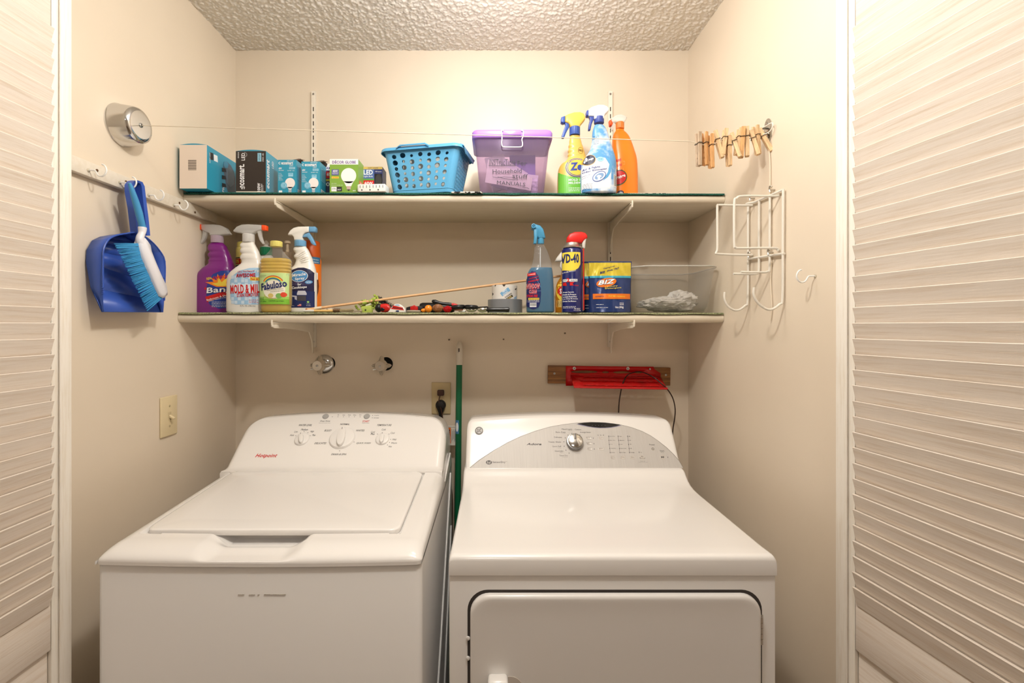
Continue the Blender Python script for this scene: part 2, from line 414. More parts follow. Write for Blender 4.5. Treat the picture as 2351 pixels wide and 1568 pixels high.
# ---------------------------------------------------------------- left wall
r = thing('hook_rail', 'cream painted wooden rail with cup hooks on the left wall', 'rail', (WX0, .99, 1.7635))
MB().box(0, .017, 0, .653, 0, .0365, r=.0015).build('board', mat((226, 216, 200), .5, kind='paint'), r)
for yy, zz in ((.155, .022), (.245, .022), (.455, .021), (.53, .010)):
    MB().lathe([(.0035, 0), (.0035, .0012), (.001, .0016)], 10, 'x', (.0172, yy, zz)).build('nail', mat((110, 80, 55), .6, .5), r)
def hook(label, x, y, z, s=1, first=[None], rz=0):
    if first[0]: return dup(first[0], (x, y, z), (0, 0, rz), label)
    r = thing('cup_hook', label, 'hook', (x, y, z), rz, 'white cup hooks'); first[0] = r
    pts = [(-.010, 0, 0), (.012, 0, 0), (.017, 0, -.0015), (.020, 0, -.007), (.0245, 0, -.0125), (.032, 0, -.0145), (.0395, 0, -.0105), (.0435, 0, -.002), (.0425, 0, .006), (.038, 0, .0125), (.033, 0, .0145)]
    MB().tube(spl(pts, 4), .0019, 8).build('wire', mat((246, 245, 242), .35), r)
    MB().lathe([(.0045, 0), (.0045, .001), (.002, .002)], 12, 'x').build('collar', mat((200, 190, 170), .4, .4), r)
    return r
for px, py, lb in ((203, 391, 'empty white cup hook on rail, nearest the left door'), (275, 419, 'white cup hook on rail, holding the blue dustpan'),
                   (341, 448, 'empty white cup hook just right of the dustpan handle'), (399, 471, 'empty white cup hook on rail beside the upper shelf end')):
    p = PX(px, py, WX0+.0172); hook(lb, *p)
hk = hook('lone white cup hook screwed into the right wall', *PX(1872, 634, WX1), rz=math.pi)

# chrome clothesline housing
c = PX(278, 288, WX0)
r = thing('clothesline_reel', 'round chrome clothesline reel cup mounted on left wall', 'reel', tuple(c))
MB().lathe([(.055, 0), (.0555, .003), (.054, .006), (.0475, .044), (.045, .050), (.040, .0535), (.034, .0545), (.004, .0535)], 48, 'x').build('cup', CHROME, r)
MB().lathe([(.006, .0535), (.006, .0550), (.0035, .056), (.0025, .053)], 16, 'x').build('eyelet', mat((190, 190, 188), .25, 1), r)
# pulley plate on the right wall
c2 = PX(1765, 300, WX1)
r = thing('clothesline_cleat', 'oval steel hook plate for the clothesline on right wall', 'cleat', tuple(c2))
m = MB(); m.extr([(p[0]*.030, p[1]*.033) for p in [(math.cos(t)*.55, math.sin(t)*1.0) for t in [2*math.pi*i/24 for i in range(24)]]], -.005, 0, .002, 2, 'x')
m.build('plate', mat((185, 182, 175), .25, 1), r)
for zz in (.018, -.02): MB().lathe([(.005, 0), (.004, -.003), (.001, -.0035)], 12, 'x', (-.005, 0, zz)).build('screw', STEEL, r)
MB().tube(spl([(-.004, 0, .006), (-.016, 0, .006), (-.020, 0, -.004), (-.014, 0, -.010), (-.005, 0, -.006)], 4), .003, 8).build('hook', mat((170, 168, 160), .3, 1), r)
A = Vector((WX0+.055, c.y, c.z)); Bp = Vector((WX1-.018, c2.y, c2.z+.002))
pins = [(126, 185, 130, 415, 0), (168, 182, 178, 403, 1), (203, 198, 214, 428, 1), (240, 172, 287, 355, 0), (306, 166, 288, 335, 0), (328, 207, 336, 408, 0), (350, 190, 400, 358, 0),
        (408, 156, 384, 335, 0), (424, 152, 412, 355, 1), (453, 146, 456, 345, 0), (480, 176, 520, 332, 0), (510, 138, 532, 330, 0), (538, 172, 598, 298, 0)]
lp = [A]
S = 1/2.903
yl = lambda i: A.y+(Bp.y-A.y)*(.93+.005*i)
lp.append(P(1585, 324.5, 1.262)); ctr = []
for i, (xa, ya, xb, yb, o) in enumerate(pins):
    fx, fy = 1560+(xa+(xb-xa)*.34)*S, 240+(ya+(yb-ya)*.34)*S
    ctr.append(P(fx, fy, 1.262)); 
for i in range(0, 13, 2): lp.append(ctr[i])
lp.append(Bp)
r = thing('clothesline', 'thin cream clothesline cord stretched between the two side walls', 'cord', tuple(A))
sub = lambda L_: [Vector(p)-A for p in L_]
MB().tube(sub(lp), .0011, 6).build('cord', mat((226, 212, 190), .6), r)
loop = [Bp, Bp+Vector((-.004, -.004, -.014)), Bp+Vector((.004, -.022, -.016)), Bp+Vector((.008, -.034, -.006)), Bp+Vector((.008, -.03, .006)), Bp+Vector((.002, -.012, .005)), Bp+Vector((-.004, .004, .004))]
MB().tube(sub(spl(loop, 5)), .0015, 6).build('loop', mat((236, 228, 214), .6), r)
tl = [PX(1560+a*S, 240+b_*S, WX1-.004) for a, b_ in ((594, 225), (597, 300), (604, 400), (604, 590), (606, 800), (608, 1010), (612, 1060), (608, 1150), (610, 1250), (616, 1340), (606, 1440))]
MB().tube(sub(spl(tl, 4)), .0016, 6).build('hanging_end', mat((232, 218, 196), .6), r)
# clothespins
pinm = [mat(c_, .6, kind='pin') for c_ in ((242, 204, 156), (232, 176, 116), (202, 176, 148))]
pinlab = ['grey weathered wooden clothespin, leftmost on the line', 'orange-brown clothespin, second from left on the line', 'long hanging orange-brown clothespin, third from left', 'tilted pale clothespin, fourth from left on the line',
          'clothespin leaning left, fifth from left on the line', 'low hanging clothespin in the middle, sixth from left', 'strongly tilted pale clothespin, seventh from left', 'clothespin leaning left, eighth from left on the line',
          'upright clothespin, ninth from left on the line', 'upright clothespin, fourth from the wall plate', 'pale tilted clothespin, third from the wall plate', 'tall clothespin, second from the wall plate', 'most tilted clothespin, beside the steel wall plate']
protos = {}
def pin_proto(k):
    r = thing('clothespin', 'wooden clothespin', 'clothespin', (0, 0, 0), 0, 'wooden clothespins on the line'); L = .085
    for s in (-1, 1):
        q = MB(); pr = [(s*.0055, .028), (s*.0016, .0), (s*.0012, -.020), (s*.0022, -.0235), (s*.0012, -.027), (s*.0012, -.034), (s*.0024, -.037), (s*.0012, -.040), (s*.0030, -.056), (s*.0075, -.054), (s*.0085, .0), (s*.0095, .028)]
        q.extr(pr, -.005, .005, .0006, 1, ax='x'); q.build('jaw', pinm[k], r)
    sp = MB(); sp.tube(spl([(-.0055, 0, 0), (-.0055, -.010, .001), (0, -.0102, .001), (.0055, -.010, .001), (.0055, 0, 0), (.0055, .010, .001), (0, .0102, .001), (-.0055, .010, .001), (-.0055, 0, 0)], 3), .0009, 6)
    for d in (-.002, 0, .002): sp.lathe([(.0026, d-.0009), (.0026, d+.0009)], 10, 'x')
    sp.build('spring', mat((90, 84, 78), .35, .9), r); return r
for i, (xa, ya, xb, yb, o) in enumerate(pins):
    k = 2 if i == 0 else o
    if k not in protos: protos[k] = q = pin_proto(k)
    else: q = dup(protos[k])
    ang = math.atan2(xb-xa, yb-ya)
    q.location = ctr[i]+Vector((0, .004*(i % 2), 0)); q.rotation_euler = (0, -ang, random.uniform(-.5, .5)); q['label'] = pinlab[i]
    ln = math.hypot(xb-xa, yb-ya)*S*1.262/F/.084; q.scale = (1, 1, max(.85, min(1.1, ln)))

# white wire holder on the right wall
r = thing('wire_rack', 'white wire ironing board holder hanging on the right wall', 'rack', (WX1, 1.30, 1.60)); R0 = Vector((WX1, 1.30, 1.60))
xw = WX1-.007
W_ = lambda cx_, cy_, x=xw: PX(1560+cx_*S, 240+cy_*S, x)-R0
def out(cx_, cy_, d):  # leaves the wall at the same depth
    q = W_(cx_, cy_); return Vector((q.x-d, q.y, q.z))
def tb(name, pts, rad=.0032, n=5): return MB().tube(spl(pts, n), rad, 8).build(name, WIRE, r)
y1_, y4 = W_(458, 700), W_(690, 600)
v1 = [W_(458, 668), W_(457, 900), W_(456, 1290)]; e = v1[-1]
tb('hook_wire', [v1[0], v1[1], v1[2], e+Vector((-.008, 0, -.022)), e+Vector((-.032, 0, -.036)), e+Vector((-.056, 0, -.026)), e+Vector((-.068, 0, -.004)), e+Vector((-.068, 0, .018))])
v4 = [W_(692, 565), W_(690, 900), W_(688, 1280)]; e = v4[-1]
tb('hook_wire', [v4[0], v4[1], v4[2], e+Vector((-.008, 0, -.020)), e+Vector((-.034, 0, -.034)), e+Vector((-.060, 0, -.020)), e+Vector((-.074, 0, .002)), e+Vector((-.074, 0, .024))])
for cx_, ct, cb, d in ((531, 637, 1130, .072), (603, 610, 1118, .078)):
    a, b_ = W_(cx_, ct), W_(cx_-2, cb)
    tb('arm_wire', [a, (a+b_)/2, b_+Vector((0, 0, .012)), b_+Vector((-.006, 0, .002)), b_+Vector((-.02, 0, 0)), b_+Vector((-d, 0, .001))])
a = W_(455, 668); z1 = W_(695, 567); tb('top_bar', [a, a+Vector((-.003, .0, .003)), W_(500, 650), (a+z1)/2, z1])
a = W_(455, 1030); z1 = W_(698, 992); tb('lower_bar', [a, (a+z1)/2, z1])
a, b_ = W_(486, 672), W_(486, 1002)
tb('loop_wire', [a, a+Vector((-.05, 0, 0)), a+Vector((-.097, 0, .001)), a+Vector((-.101, 0, -.004)), a+Vector((-.101, 0, -.05)), b_+Vector((-.101, 0, .02)), b_+Vector((-.104, 0, .008)), b_+Vector((-.100, 0, .003)), b_+Vector((-.04, 0, 0)), b_])
a, b_ = W_(655, 600), W_(655, 960)
tb('loop_wire', [a, a+Vector((-.006, 0, -.004)), a+Vector((-.09, 0, -.004)), a+Vector((-.108, 0, -.010)), a+Vector((-.114, 0, -.024)), b_+Vector((-.114, 0, .014)), b_+Vector((-.111, 0, .004)), b_+Vector((-.10, 0, .001)), b_+Vector((-.008, 0, .001)), b_+Vector((0, 0, -.006))])
for cx_, cy_ in ((636, 568), (501, 625), (490, 1005), (625, 985)):
    q = W_(cx_, cy_, WX1); m = MB(); m.tube([q, q+Vector((-.012, 0, 0))], .002, 8); m.tube(spl([q+Vector((-.011, -.006, .006)), q+Vector((-.013, 0, .010)), q+Vector((-.011, .006, .004)), q+Vector((-.011, .004, -.006))], 3), .0022, 6)
    m.build('screw', mat((190, 182, 168), .35, .6), r)

# dustpan hanging from the second hook, its floor to the wall
bl = mat((58, 92, 182), .35, bump=.05, bs=300)
r = thing('dustpan', 'blue plastic dustpan hanging handle-up on the left wall', 'dustpan', (-.975, 1.235, 1.433)); o = Vector((-.975, 1.235, 1.433))
XR = -.952
m = MB()
rim = [PX(*p, XR) for p in ((236, 716), (236, 660), (236, 600), (238, 570), (250, 549), (268, 540), (290, 536), (306, 534), (322, 537), (345, 552), (366, 575), (378, 600), (378, 650), (377, 690), (375, 717))]
back = []
for i, p in enumerate(rim):
    t = i/(len(rim)-1); zt = (p.z-1.433)/.21
    dx = -.045*min(1, max(0, zt)*2.2)**.8; cy = 1.232
    back.append(Vector((p.x+dx-.001, cy+(p.y-cy)*(1-.06*min(1, zt*2)), p.z-.012*max(0, zt-.6))))
rim2 = [p-o for p in rim]; bk = [p-o for p in back]; n = len(rim)
mid = [(a*.5+c_*.5)+Vector((0, (.004 if i < n/2 else -.004), 0)) for i, (a, c_) in enumerate(zip(rim2, bk))]
m.loft([rim2, mid, bk], cap=False, closed=False)
# floor plate: fan strips between left and right sides
for i in range(n//2): m.add([bk[i], bk[i+1], bk[n-2-i], bk[n-1-i]], [(0, 1, 2, 3)])
po = m.build('pan', bl, r, ang=50); sd = po.modifiers.new('s', 'SOLIDIFY'); sd.thickness = .0022; sd.offset = 0
MB().tube([p+Vector((.0005, 0, 0)) for p in spl(rim2[1:-1], 3)], .002, 6).build('rim_bead', bl, r)
m = MB()
ribs = MB()
for side, idx in ((0, 0), (1, 1)):
    for i in range(14):
        z = .045+.0045*i; y = (rim[1].y if side == 0 else rim[-2].y)-o.y
        ribs.box(.021, .0245, y-.002, y+.002, z, z+.002)
ribs.build('comb_teeth', bl, r, kind='stuff')
# handle: channel loop
hp = [PX(*p, XR-.012)-o for p in ((300, 541), (293, 480), (286, 440), (286, 424), (292, 416), (301, 414), (312, 418), (317, 428), (322, 470), (326, 500), (330, 541))]
hc = [PX(*p, XR-.016)-o for p in ((314, 541), (307, 480), (301, 432), (301, 426), (301, 424), (302, 423), (303, 424), (304, 428), (308, 470), (312, 500), (316, 541))]
m = MB(); D = Vector((.018, 0, 0)); inn = [a.lerp(c_, .55) for a, c_ in zip(hp, hc)]
m.loft([[a for a in hp], [a+D for a in hp], [a+D for a in inn], [a for a in inn]], cap=False, closed=False)
for i in range(5): m.add([inn[i], inn[i+1], inn[9-i], inn[10-i]], [(0, 1, 2, 3)])
m.build('handle', bl, r, ang=50)

# hand brush in front of it
XB = -.925; ob = Vector((XB, 1.2, 1.5)); q_ = lambda x, y, d=0: PX(x, y, XB+d)-ob
r = thing('hand_brush', 'blue bristled hand brush hanging in front of the dustpan', 'brush', tuple(ob))
lb = mat((72, 150, 200), .45)
m = MB(); m.tube(spl([q_(297, 420), q_(305, 443), q_(315, 475), q_(323, 505), q_(328, 524)], 4), [.0035+.0055*min(1, i/10)+.001*math.sin(i/3) for i in range(17)], 12); m.build('handle_grip', lb, r)
m = MB(); m.tube(spl([q_(327, 522), q_(326, 534), q_(321, 548), q_(324, 562)], 4), [.0095, .0098, .0095, .009, .0085, .008, .0085, .009, .0095, .010, .0105, .0108, .011], 12)
back_l = [(316, 560), (322, 590), (335, 620), (350, 655), (362, 680), (372, 684), (380, 676), (377, 662), (362, 630), (347, 595), (338, 572), (335, 556), (328, 546), (320, 548)]
st = len(m.v); b0 = MB(); pts3 = [q_(*p) for p in back_l]
b0.loft([[p+Vector((-.010, 0, 0)) for p in pts3], [p+Vector((.006, 0, 0)) for p in pts3], [((p-sum(pts3, Vector())/len(pts3))*.88+sum(pts3, Vector())/len(pts3))+Vector((.011, 0, 0)) for p in pts3]])
m.add(b0.v, b0.f); m.build('brush_back', mat((232, 230, 235), .3), r, ang=75)
bt = MB(); rows = 15
e0 = [(318, 566), (374, 680)]; e1 = [(266, 566), (334, 711)]
for i in range(rows):
    t = i/(rows-1)
    for xr in (-.006, .002):
        for k in range(7):
            tt = t+(k-3)*.008; fl = tt+(k-3)*.006
            ax, ay = 318+(374-318)*tt, 562+(678-562)*tt; bx_, by_ = 266+(336-266)*fl, 566+(708-566)*fl
            a = q_(ax, ay, xr*.6); c_ = q_(bx_+random.uniform(-2, 2), by_+random.uniform(-2.5, 1), xr+random.uniform(-.003, .003))
            bt.tube([a, a.lerp(c_, .55), c_], [.0011, .0013, .0005], 4)
bt.build('bristles', mat((60, 150, 205), .5), r, kind='stuff')

# light switch
c = PX(385, 955, WX0)
r = thing('light_switch', 'ivory toggle light switch on the left wall beside the washer', 'light switch', tuple(c)); iv = mat((226, 208, 168), .35)
MB().box(0, .006, -.036, .036, -.061, .061, r=.003, seg=3).build('plate', iv, r)
MB().box(.0055, .0072, -.006, .006, -.0125, .0125, r=.0008).build('slot', mat((205, 186, 148), .4), r)
m = MB(); m.extr([(.004, -.004), (.020, -.0105), (.022, -.006), (.004, .006)], -.0042, .0042, .001, 1, ax='y'); m.build('toggle', iv, r)
for zz in (.031, -.031): MB().lathe([(.0035, .006), (.003, .0072), (.001, .0074)], 12, 'x', (0, 0, zz)).build('screw', mat((200, 185, 150), .3, .5), r)

# ---------------------------------------------------------------- back wall fittings
for i, (px, py, lb_) in enumerate(((745, 836, 'chrome water valve handle with round chrome flange, left one above washer'), (883, 837, 'chrome water valve handle over bare dark wall hole, right one above washer'))):
    p = P(px, py, YB); r = thing('water_valve', lb_, 'valve', tuple(p))
    if i == 0: MB().lathe([(.038, 0), (.038, .003), (.034, .009), (.024, .014), (.016, .016)], 32, 'y').build('flange', CHROME, r)
    MB().lathe([(.026, -.0005), (.026, .0012)], 32, 'y', (.016 if i == 0 else .006, 0, .003)).build('wall_hole', mat((18, 16, 15), .9), r)
    MB().lathe([(.009, 0), (.009, .05)], 16, 'y').build('stem', mat((150, 140, 120), .3, 1), r)
    m = MB()
    prof = []
    N_ = 48
    for (s_, h) in ((.60, .020), (.85, .026), (1.05, .034), (1.12, .050), (1.0, .064), (.96, .072), (.86, .076)):
        ring = []
        for k in range(N_):
            a = 2*math.pi*k/N_+.5; lobe = max(0, math.cos(4*a))**1.3; R_ = (.0205+.013*lobe*(1 if h < .062 else 0))*s_
            ring.append((R_*math.cos(a), -h, R_*math.sin(a)))
        prof.append(ring)
    m.loft(prof); m.build('handle', mat((232, 230, 226), .18, 1), r, ang=50)
    MB().lathe([(.004, .076), (.0045, .0775), (.002, .079)], 12, 'y').build('screw', STEEL, r)
    MB().tube([(-.012, -.058, -.010), (-.030, -.060, -.014)], .003, 8).build('tab', CHROME, r)
for px, py in ((1031, 780), (1156, 779), (1297, 765)):
    p = P(px, py, YB); q = MB().lathe([(.0032, 0), (.0032, .004), (.001, .0045)], 10, 'y').build('wall_screw', mat((120, 105, 90), .5, .6)); q.location = p
    tag(q, {1031: 'tiny screw in back wall just left of the broom top', 1156: 'small screw in back wall right of the broom top', 1297: 'faint painted screw in back wall below the spray can'}[px], 'screw')
# outlet
p = P(1013, 914, YB); r = thing('wall_outlet', 'ivory duplex outlet on back wall with two plugs in it', 'outlet', tuple(p)); iv2 = mat((206, 186, 142), .4)
MB().box(-.037, .037, -.006, 0, -.061, .061, r=.003, seg=3).build('plate', iv2, r)
for zz in (.022, -.020):
    m = MB(); m.extr([(x, z+zz) for x, z in rrect(.0165, .0145, .011, 5)], -.0085, -.004, .001, 1); m.build('receptacle', mat((214, 200, 168), .35), r)
r = thing('power_plug', 'brown flat plug with thin cord in the upper socket', 'plug', (p.x, YB-.008, p.z+.022)); br = mat((70, 42, 30), .5)
m = MB(); m.box(-.013, .013, -.018, 0, -.010, .012, r=.004); m.build('plug_body', br, r)
dn = lambda L_: [Vector(v) for v in L_]
m = MB().tube(spl(dn([(-.002, -.012, -.008), (-.006, -.016, -.03), (.002, -.018, -.06), (.008, -.014, -.10), (.007, -.012, -.16), (.010, -.01, -.20), (.02, -.01, -.27), (.035, -.012, -.34), (.045, -.01, -.42), (.04, -.01, -.7)]), 5), .0022, 6); m.build('cord', br, r)
r = thing('power_plug', 'black round three-prong plug in the lower socket', 'plug', (p.x, YB-.008, p.z-.020)); bk_ = mat((20, 18, 18), .45)
m = MB(); m.lathe([(.018, 0), (.020, .004), (.0195, .012), (.014, .018), (.003, .020)], 20, 'y', (0, 0, -.004)); m.loft([[(x*s_, -.009+y*s_, z) for x, y in sse(.0155, .008, 2.5, 14)] for z, s_ in ((-.008, 1), (-.02, .9), (-.034, .55), (-.046, .42), (-.052, .4))])
m.build('plug_body', bk_, r)
m = MB()
for dx in (-.003, .003): m.tube(spl(dn([(dx, -.009, -.045), (dx-.002, -.01, -.09), (dx-.004, -.012, -.16), (dx-.004, -.012, -.5)]), 4), .0035, 6)
m.build('cord', bk_, r)
# paper tag on the cord
p = P(1036, 999, 1.745); r = thing('warning_tag', 'white paper warning tag with orange band hanging behind the washer', 'tag', tuple(p)); kx = 1.745/F
m = MB(); pr = [(-14*kx, .006), (-6*kx, -.002), (4*kx, -.005), (15*kx, -.002)]
for z0_, z1_, d in ((-22, 22, 0), (19.5, 22.5, -.002), (-22.5, -19, -.002)):
    m.loft([[(x, y+d, z0_*kx), (x, y+d, z1_*kx), (x, y+.0012+d, z1_*kx), (x, y+.0012+d, z0_*kx)] for x, y in pr])
m.build('sheet', PAPER, r, ang=60)
sf = Plane((0, -.0062, 0), (1, 0, 0), (0, 0, 1), kx); d = Deco(sf)
d.rect(mat((226, 110, 30), .5), -6.5, -18, -.5, 18, .0003)
d.text(INK, 'WARNING', -7.5, -15, -4.5, 8, 0, e=.0006) if 0 else d.text(INK, 'WARNING', -14.5, -3.7, 7.5, -.3, -math.pi/2, .01)
d.poly(INK, [(-5.5, 10), (-1.5, 10), (-3.5, 15)], .0006, 'lettering')
for i in range(7): d.rect(GREY, 1.2+i*1.9, -14+(i % 3)*3, 1.9+i*1.9, 15-(i % 2)*4, .0004, 'lettering')
d.build(r)
# broom handle
r = thing('broom_handle', 'green metal broom handle with white grip leaning between washer and dryer', 'handle', (-.133, 1.74, 0)); z0 = 0
tp = P(1055, 783, 1.765)-Vector((-.133, 1.74, 0)); bp = Vector((-.006, -.09, 0)); sp_ = lambda t: bp.lerp(tp, t)
tg = (tp.z-.088)/tp.z
MB().tube([sp_(.0), sp_(.5), sp_(tg)], .0115, 20).build('pole', mat((8, 100, 62), .35), r)
m = MB(); m.tube([sp_(tg-.002), sp_(tg+.004), sp_(.985), sp_(.995), sp_(1)], [.0125, .0128, .0122, .009, .003], 20); m.build('grip', mat((222, 212, 196), .5, bump=.8, bs=500), r)
MB().extr([(x-.001, z) for x, z in rrect(.0028, .011, .0028, 4)], -.001, .0, 0, 1).build('hanging_slot', mat((90, 80, 70), .7), r).location = sp_(.972)+Vector((0, -.0115, 0))
pl = Plane(sp_(.0)+Vector((0, 0, 0)), (1, 0, 0), (0, 0, 1), 1)
lp_ = (EZ-(980-VY)*1.73/F)/tp.z; c_ = sp_(lp_)
class Cyl:
    curved = .0025; clip = (-.0112, .0112)
    def at(s, u, v, e): q = sp_(lp_+v/tp.z); return Vector((q.x+u, q.y-math.sqrt(max(0, .0115**2-u*u))-e, q.z))
d = Deco(Cyl()); d.rect(mat((70, 130, 175), .4), -.011, -.025, .002, .025, .0005); d.ell(WT, -.005, 0, .005, .017, .0008); d.build(r)
# wooden board with red slotted rack
p0, p1, p2 = P(1257, 838, YB), P(1536, 843, YB), P(1257, 878, YB)
r = thing('wood_backboard', 'brown varnished wooden board screwed to back wall above the dryer', 'board', tuple((p0+p1)/2+Vector((0, 0, -.035))))
ob = Vector(r.location); w_ = (p1.x-p0.x)/2; h_ = .0345
m = MB(); m.box(-w_, w_, -.016, 0, -h_, h_, r=.002); tl_ = math.atan2(p1.z-p0.z, p1.x-p0.x); m.xf(Matrix.Rotation(-tl_, 4, 'Y')); m.build('plank', mat((172, 116, 64), .45, kind='wood'), r)
for px, py in ((1273, 857.5), (1529, 861)):
    q = P(px, py, YB-.016)-ob; q.y = -.016; MB().lathe([(.0045, 0), (.0042, .001), (.002, .0022)], 14, 'y', tuple(q)).build('screw', STEEL, r)
YR = YB-.018; q0 = P(1299, 840, YR)
r = thing('red_rack', 'bright red slotted plastic tool rack screwed onto the wooden board', 'rack', tuple(q0)); rp = mat((200, 8, 14), .3, coat=.2)
g = lambda px, py, Y=YR: P(px, py, Y)-q0
def holed(outer, holes, y):
    b = bmesh.new(); ed = []
    for lo in [outer]+holes:
        vs = [b.verts.new((x, 0, z)) for x, z in lo]; ed += [b.edges.new((vs[i], vs[(i+1) % len(vs)])) for i in range(len(vs))]
    bmesh.ops.triangle_fill(b, edges=ed, use_beauty=True, use_dissolve=False); return b
def slotp(cx_, cz_, a, b_, n=14): return [(cx_+a*math.cos(2*math.pi*i/n), cz_+b_*math.sin(2*math.pi*i/n)) for i in range(n)]
# rear plate
k = YR/F; W2 = (1516-1299)*k
outer = [(0, 0), ((1500-1299)*k, -.003), ((1502-1299)*k, -.012), (W2, -.028), (W2, -.046), ((1312-1299)*k, -.046-.03), (0, -.076)]
holes = [slotp((1341-1299)*k, -.0225, .052, .0055), slotp((1390-1299)*k, -.024, .0135, .004), slotp((1427-1299)*k, -.0245, .034, .0045), slotp((1465-1299)*k, -.0255, .014, .0035)]
b = holed(outer, holes, 0); m = MB().bm(b); po = m.build('back_plate', rp, r); sd = po.modifiers.new('s', 'SOLIDIFY'); sd.thickness = .003; sd.offset = 1
# sloping tray reaching forward
YT = YR-.11
a0, a1 = g(1310, 862, YR-.004), g(1517, 866, YR-.004); f0, f1 = g(1318, 890, YT), g(1532, 893.5, YT)
outer = [(0, 0), (1, 0), (1, 1), (0, 1)]; holes = []
for u, v, du, dv in ((.17, .42, .10, .04), (.30, .42, .025, .035), (.385, .42, .025, .035), (.46, .42, .025, .035), (.55, .42, .025, .035), (.63, .42, .025, .035), (.745, .42, .065, .04), (.86, .42, .025, .035), (.94, .42, .02, .035),
                     (.25, .10, .10, .025), (.42, .10, .03, .025), (.55, .10, .05, .025), (.75, .10, .10, .025), (.93, .10, .03, .025), (.15, .82, .02, .02), (.25, .82, .015, .02), (.35, .82, .02, .02), (.48, .82, .03, .02), (.6, .82, .02, .02), (.7, .82, .02, .02), (.8, .82, .03, .02), (.92, .82, .02, .02)):
    holes.append(slotp(u, v, du, dv, 10))
b = holed(outer, holes, 0)
for v in b.verts:
    u, t = v.co.x, v.co.z; v.co = a0.lerp(a1, u).lerp(f0.lerp(f1, u), t)
m = MB().bm(b); po = m.build('tray', rp, r); sd = po.modifiers.new('s', 'SOLIDIFY'); sd.thickness = .003; sd.offset = 0
m = MB().tube([f0+Vector((0, 0, .002)), f1+Vector((0, 0, .002))], .004, 8); m.build('front_lip', rp, r)
for px, py, c_ in ((1318.5, 845.5, WT), (1441, 846, WT), (1491, 847, STEEL)):
    q = g(px, py); 
    if c_ is WT: MB().lathe([(.0062, .003), (.0058, .0045), (.003, .005)], 16, 'y', tuple(q)).build('washer_ring', WT, r)
    MB().lathe([(.0042, .0045), (.0035, .0068), (.001, .007)], 12, 'y', tuple(q)).build('screw', STEEL, r)
r = thing('loose_cable', 'thin dark brown cable looping over the red rack', 'cable', tuple(q0))
m = MB(); m.tube(spl([g(1420, 957, 1.70), g(1421, 930, 1.69), g(1424, 906, 1.69), g(1430, 880, 1.70), g(1440, 862, 1.74), g(1452, 856, 1.74), g(1466, 853, 1.73), g(1480, 856, 1.72), g(1500, 866, 1.69), g(1520, 882, 1.67), g(1534, 896, 1.665), g(1545, 915, 1.67), g(1550, 938, 1.68), g(1549, 960, 1.69), g(1545, 985, 1.70), g(1543, 1020, 1.72)], 5), .0022, 6)
m.build('cable_run', mat((48, 26, 18), .5), r)
# ---------------------------------------------------------------- washer
EN = mat((240, 236, 232), .22, coat=.5); EN2 = mat((236, 232, 228), .30, coat=.25)
def console(x0, x1, Y0, z0, Y1, z1, arch, Rc, rs, yb, zb, roll=.014, fil=.012, nx=72):
    Vv = Vector((0, Y1-Y0, z1-z0)); L = Vv.length; Vn = Vv/L; N = Vector((0, -Vn.z, Vn.y)); rings = []
    xs = []
    for i in range(nx+1):
        t = i/nx; t = .5-.5*math.cos(math.pi*t); xs.append(x0+(x1-x0)*t)
    for x in xs:
        dx = min(x-x0, x1-x); xn = (2*x-x0-x1)/(x1-x0)
        drop = Rc-math.sqrt(max(0, Rc*Rc-max(0, Rc-dx)**2)); e = rs-math.sqrt(max(0, rs*rs-max(0, rs-dx)**2))
        Lt = L-(arch*xn*xn+drop)*L/(z1-z0); pr = []
        o = Vector((x, Y0, z0))
        pr.append(o+Vector((0, -fil*1.6, -.001))+Vector((0, 0, -e*.3)))
        for q in (.15, .5, .85): pr.append(o+Vector((0, -fil*1.6, 0)).lerp(Vn*fil, q)-N*(q*(1-q)*fil*1.1)-N*e*q)
        for s_ in (fil, Lt*.3, Lt*.6, Lt-roll): pr.append(o+Vn*s_-N*e)
        c_ = o+Vn*(Lt-roll)-N*(roll+e)
        for a in (25, 50, 75): pr.append(c_+(N*math.cos(math.radians(a))+Vn*math.sin(math.radians(a)))*roll)
        top = c_.z+roll*.98
        pr += [Vector((x, c_.y+roll*.6, top)), Vector((x, yb-.02, top-.004)), Vector((x, yb, top-.02)), Vector((x, yb, zb)), Vector((x, Y0-fil*1.6, zb))]
        rings.append(pr)
    m = MB(); m.loft(rings); return m
def cb(sc, ox, oy): return lambda x, y: (ox+x/sc, oy+y/sc)
def txt(D, pl, cc, s, x0, y0, x1, y1, m, bold=.0, shear=0, e=.0004):
    a = pl.px(*cc(x0, y1)); b_ = pl.px(*cc(x1, y0)); D.text(m, s, a[0], a[1], b_[0], b_[1], 0, bold, shear, e)
XA, XC = -.839, -.153; YF = .97
ws = thing('washing_machine', 'white top-loading washing machine standing left of the dryer', 'washer', (XA, YF, 0)); OW = Vector((XA, YF, 0))
def wb(m, *a, **k): m.xf(Matrix.Translation(-OW)); return m.build(*a, **k)
m = MB(); N_ = 24; rings = []
def wfront(x, bow=.010):
    t = (2*x-XA-XC)/(XC-XA); d = min(x-XA, XC-x); R_ = .012
    return YF-bow*(1-t*t)+(R_-math.sqrt(max(0, R_*R_-max(0, R_-d)**2)))
xs = [XA, XA+.001, XA+.004, XA+.008, XA+.013]+[XA+.013+(XC-XA-.026)*i/N_ for i in range(1, N_)]+[XC-.013, XC-.008, XC-.004, XC-.001, XC]
outl = [(x, wfront(x)+.004) for x in xs]
ring = lambda z, g_=0: [(x, y+g_, z) for x, y in outl]+[(XC, 1.66, z), (XA, 1.66, z)]
m.loft([ring(.02), ring(.896), ring(.902, .004)]); wb(m, 'cabinet', EN2, ws)
m = MB(); 
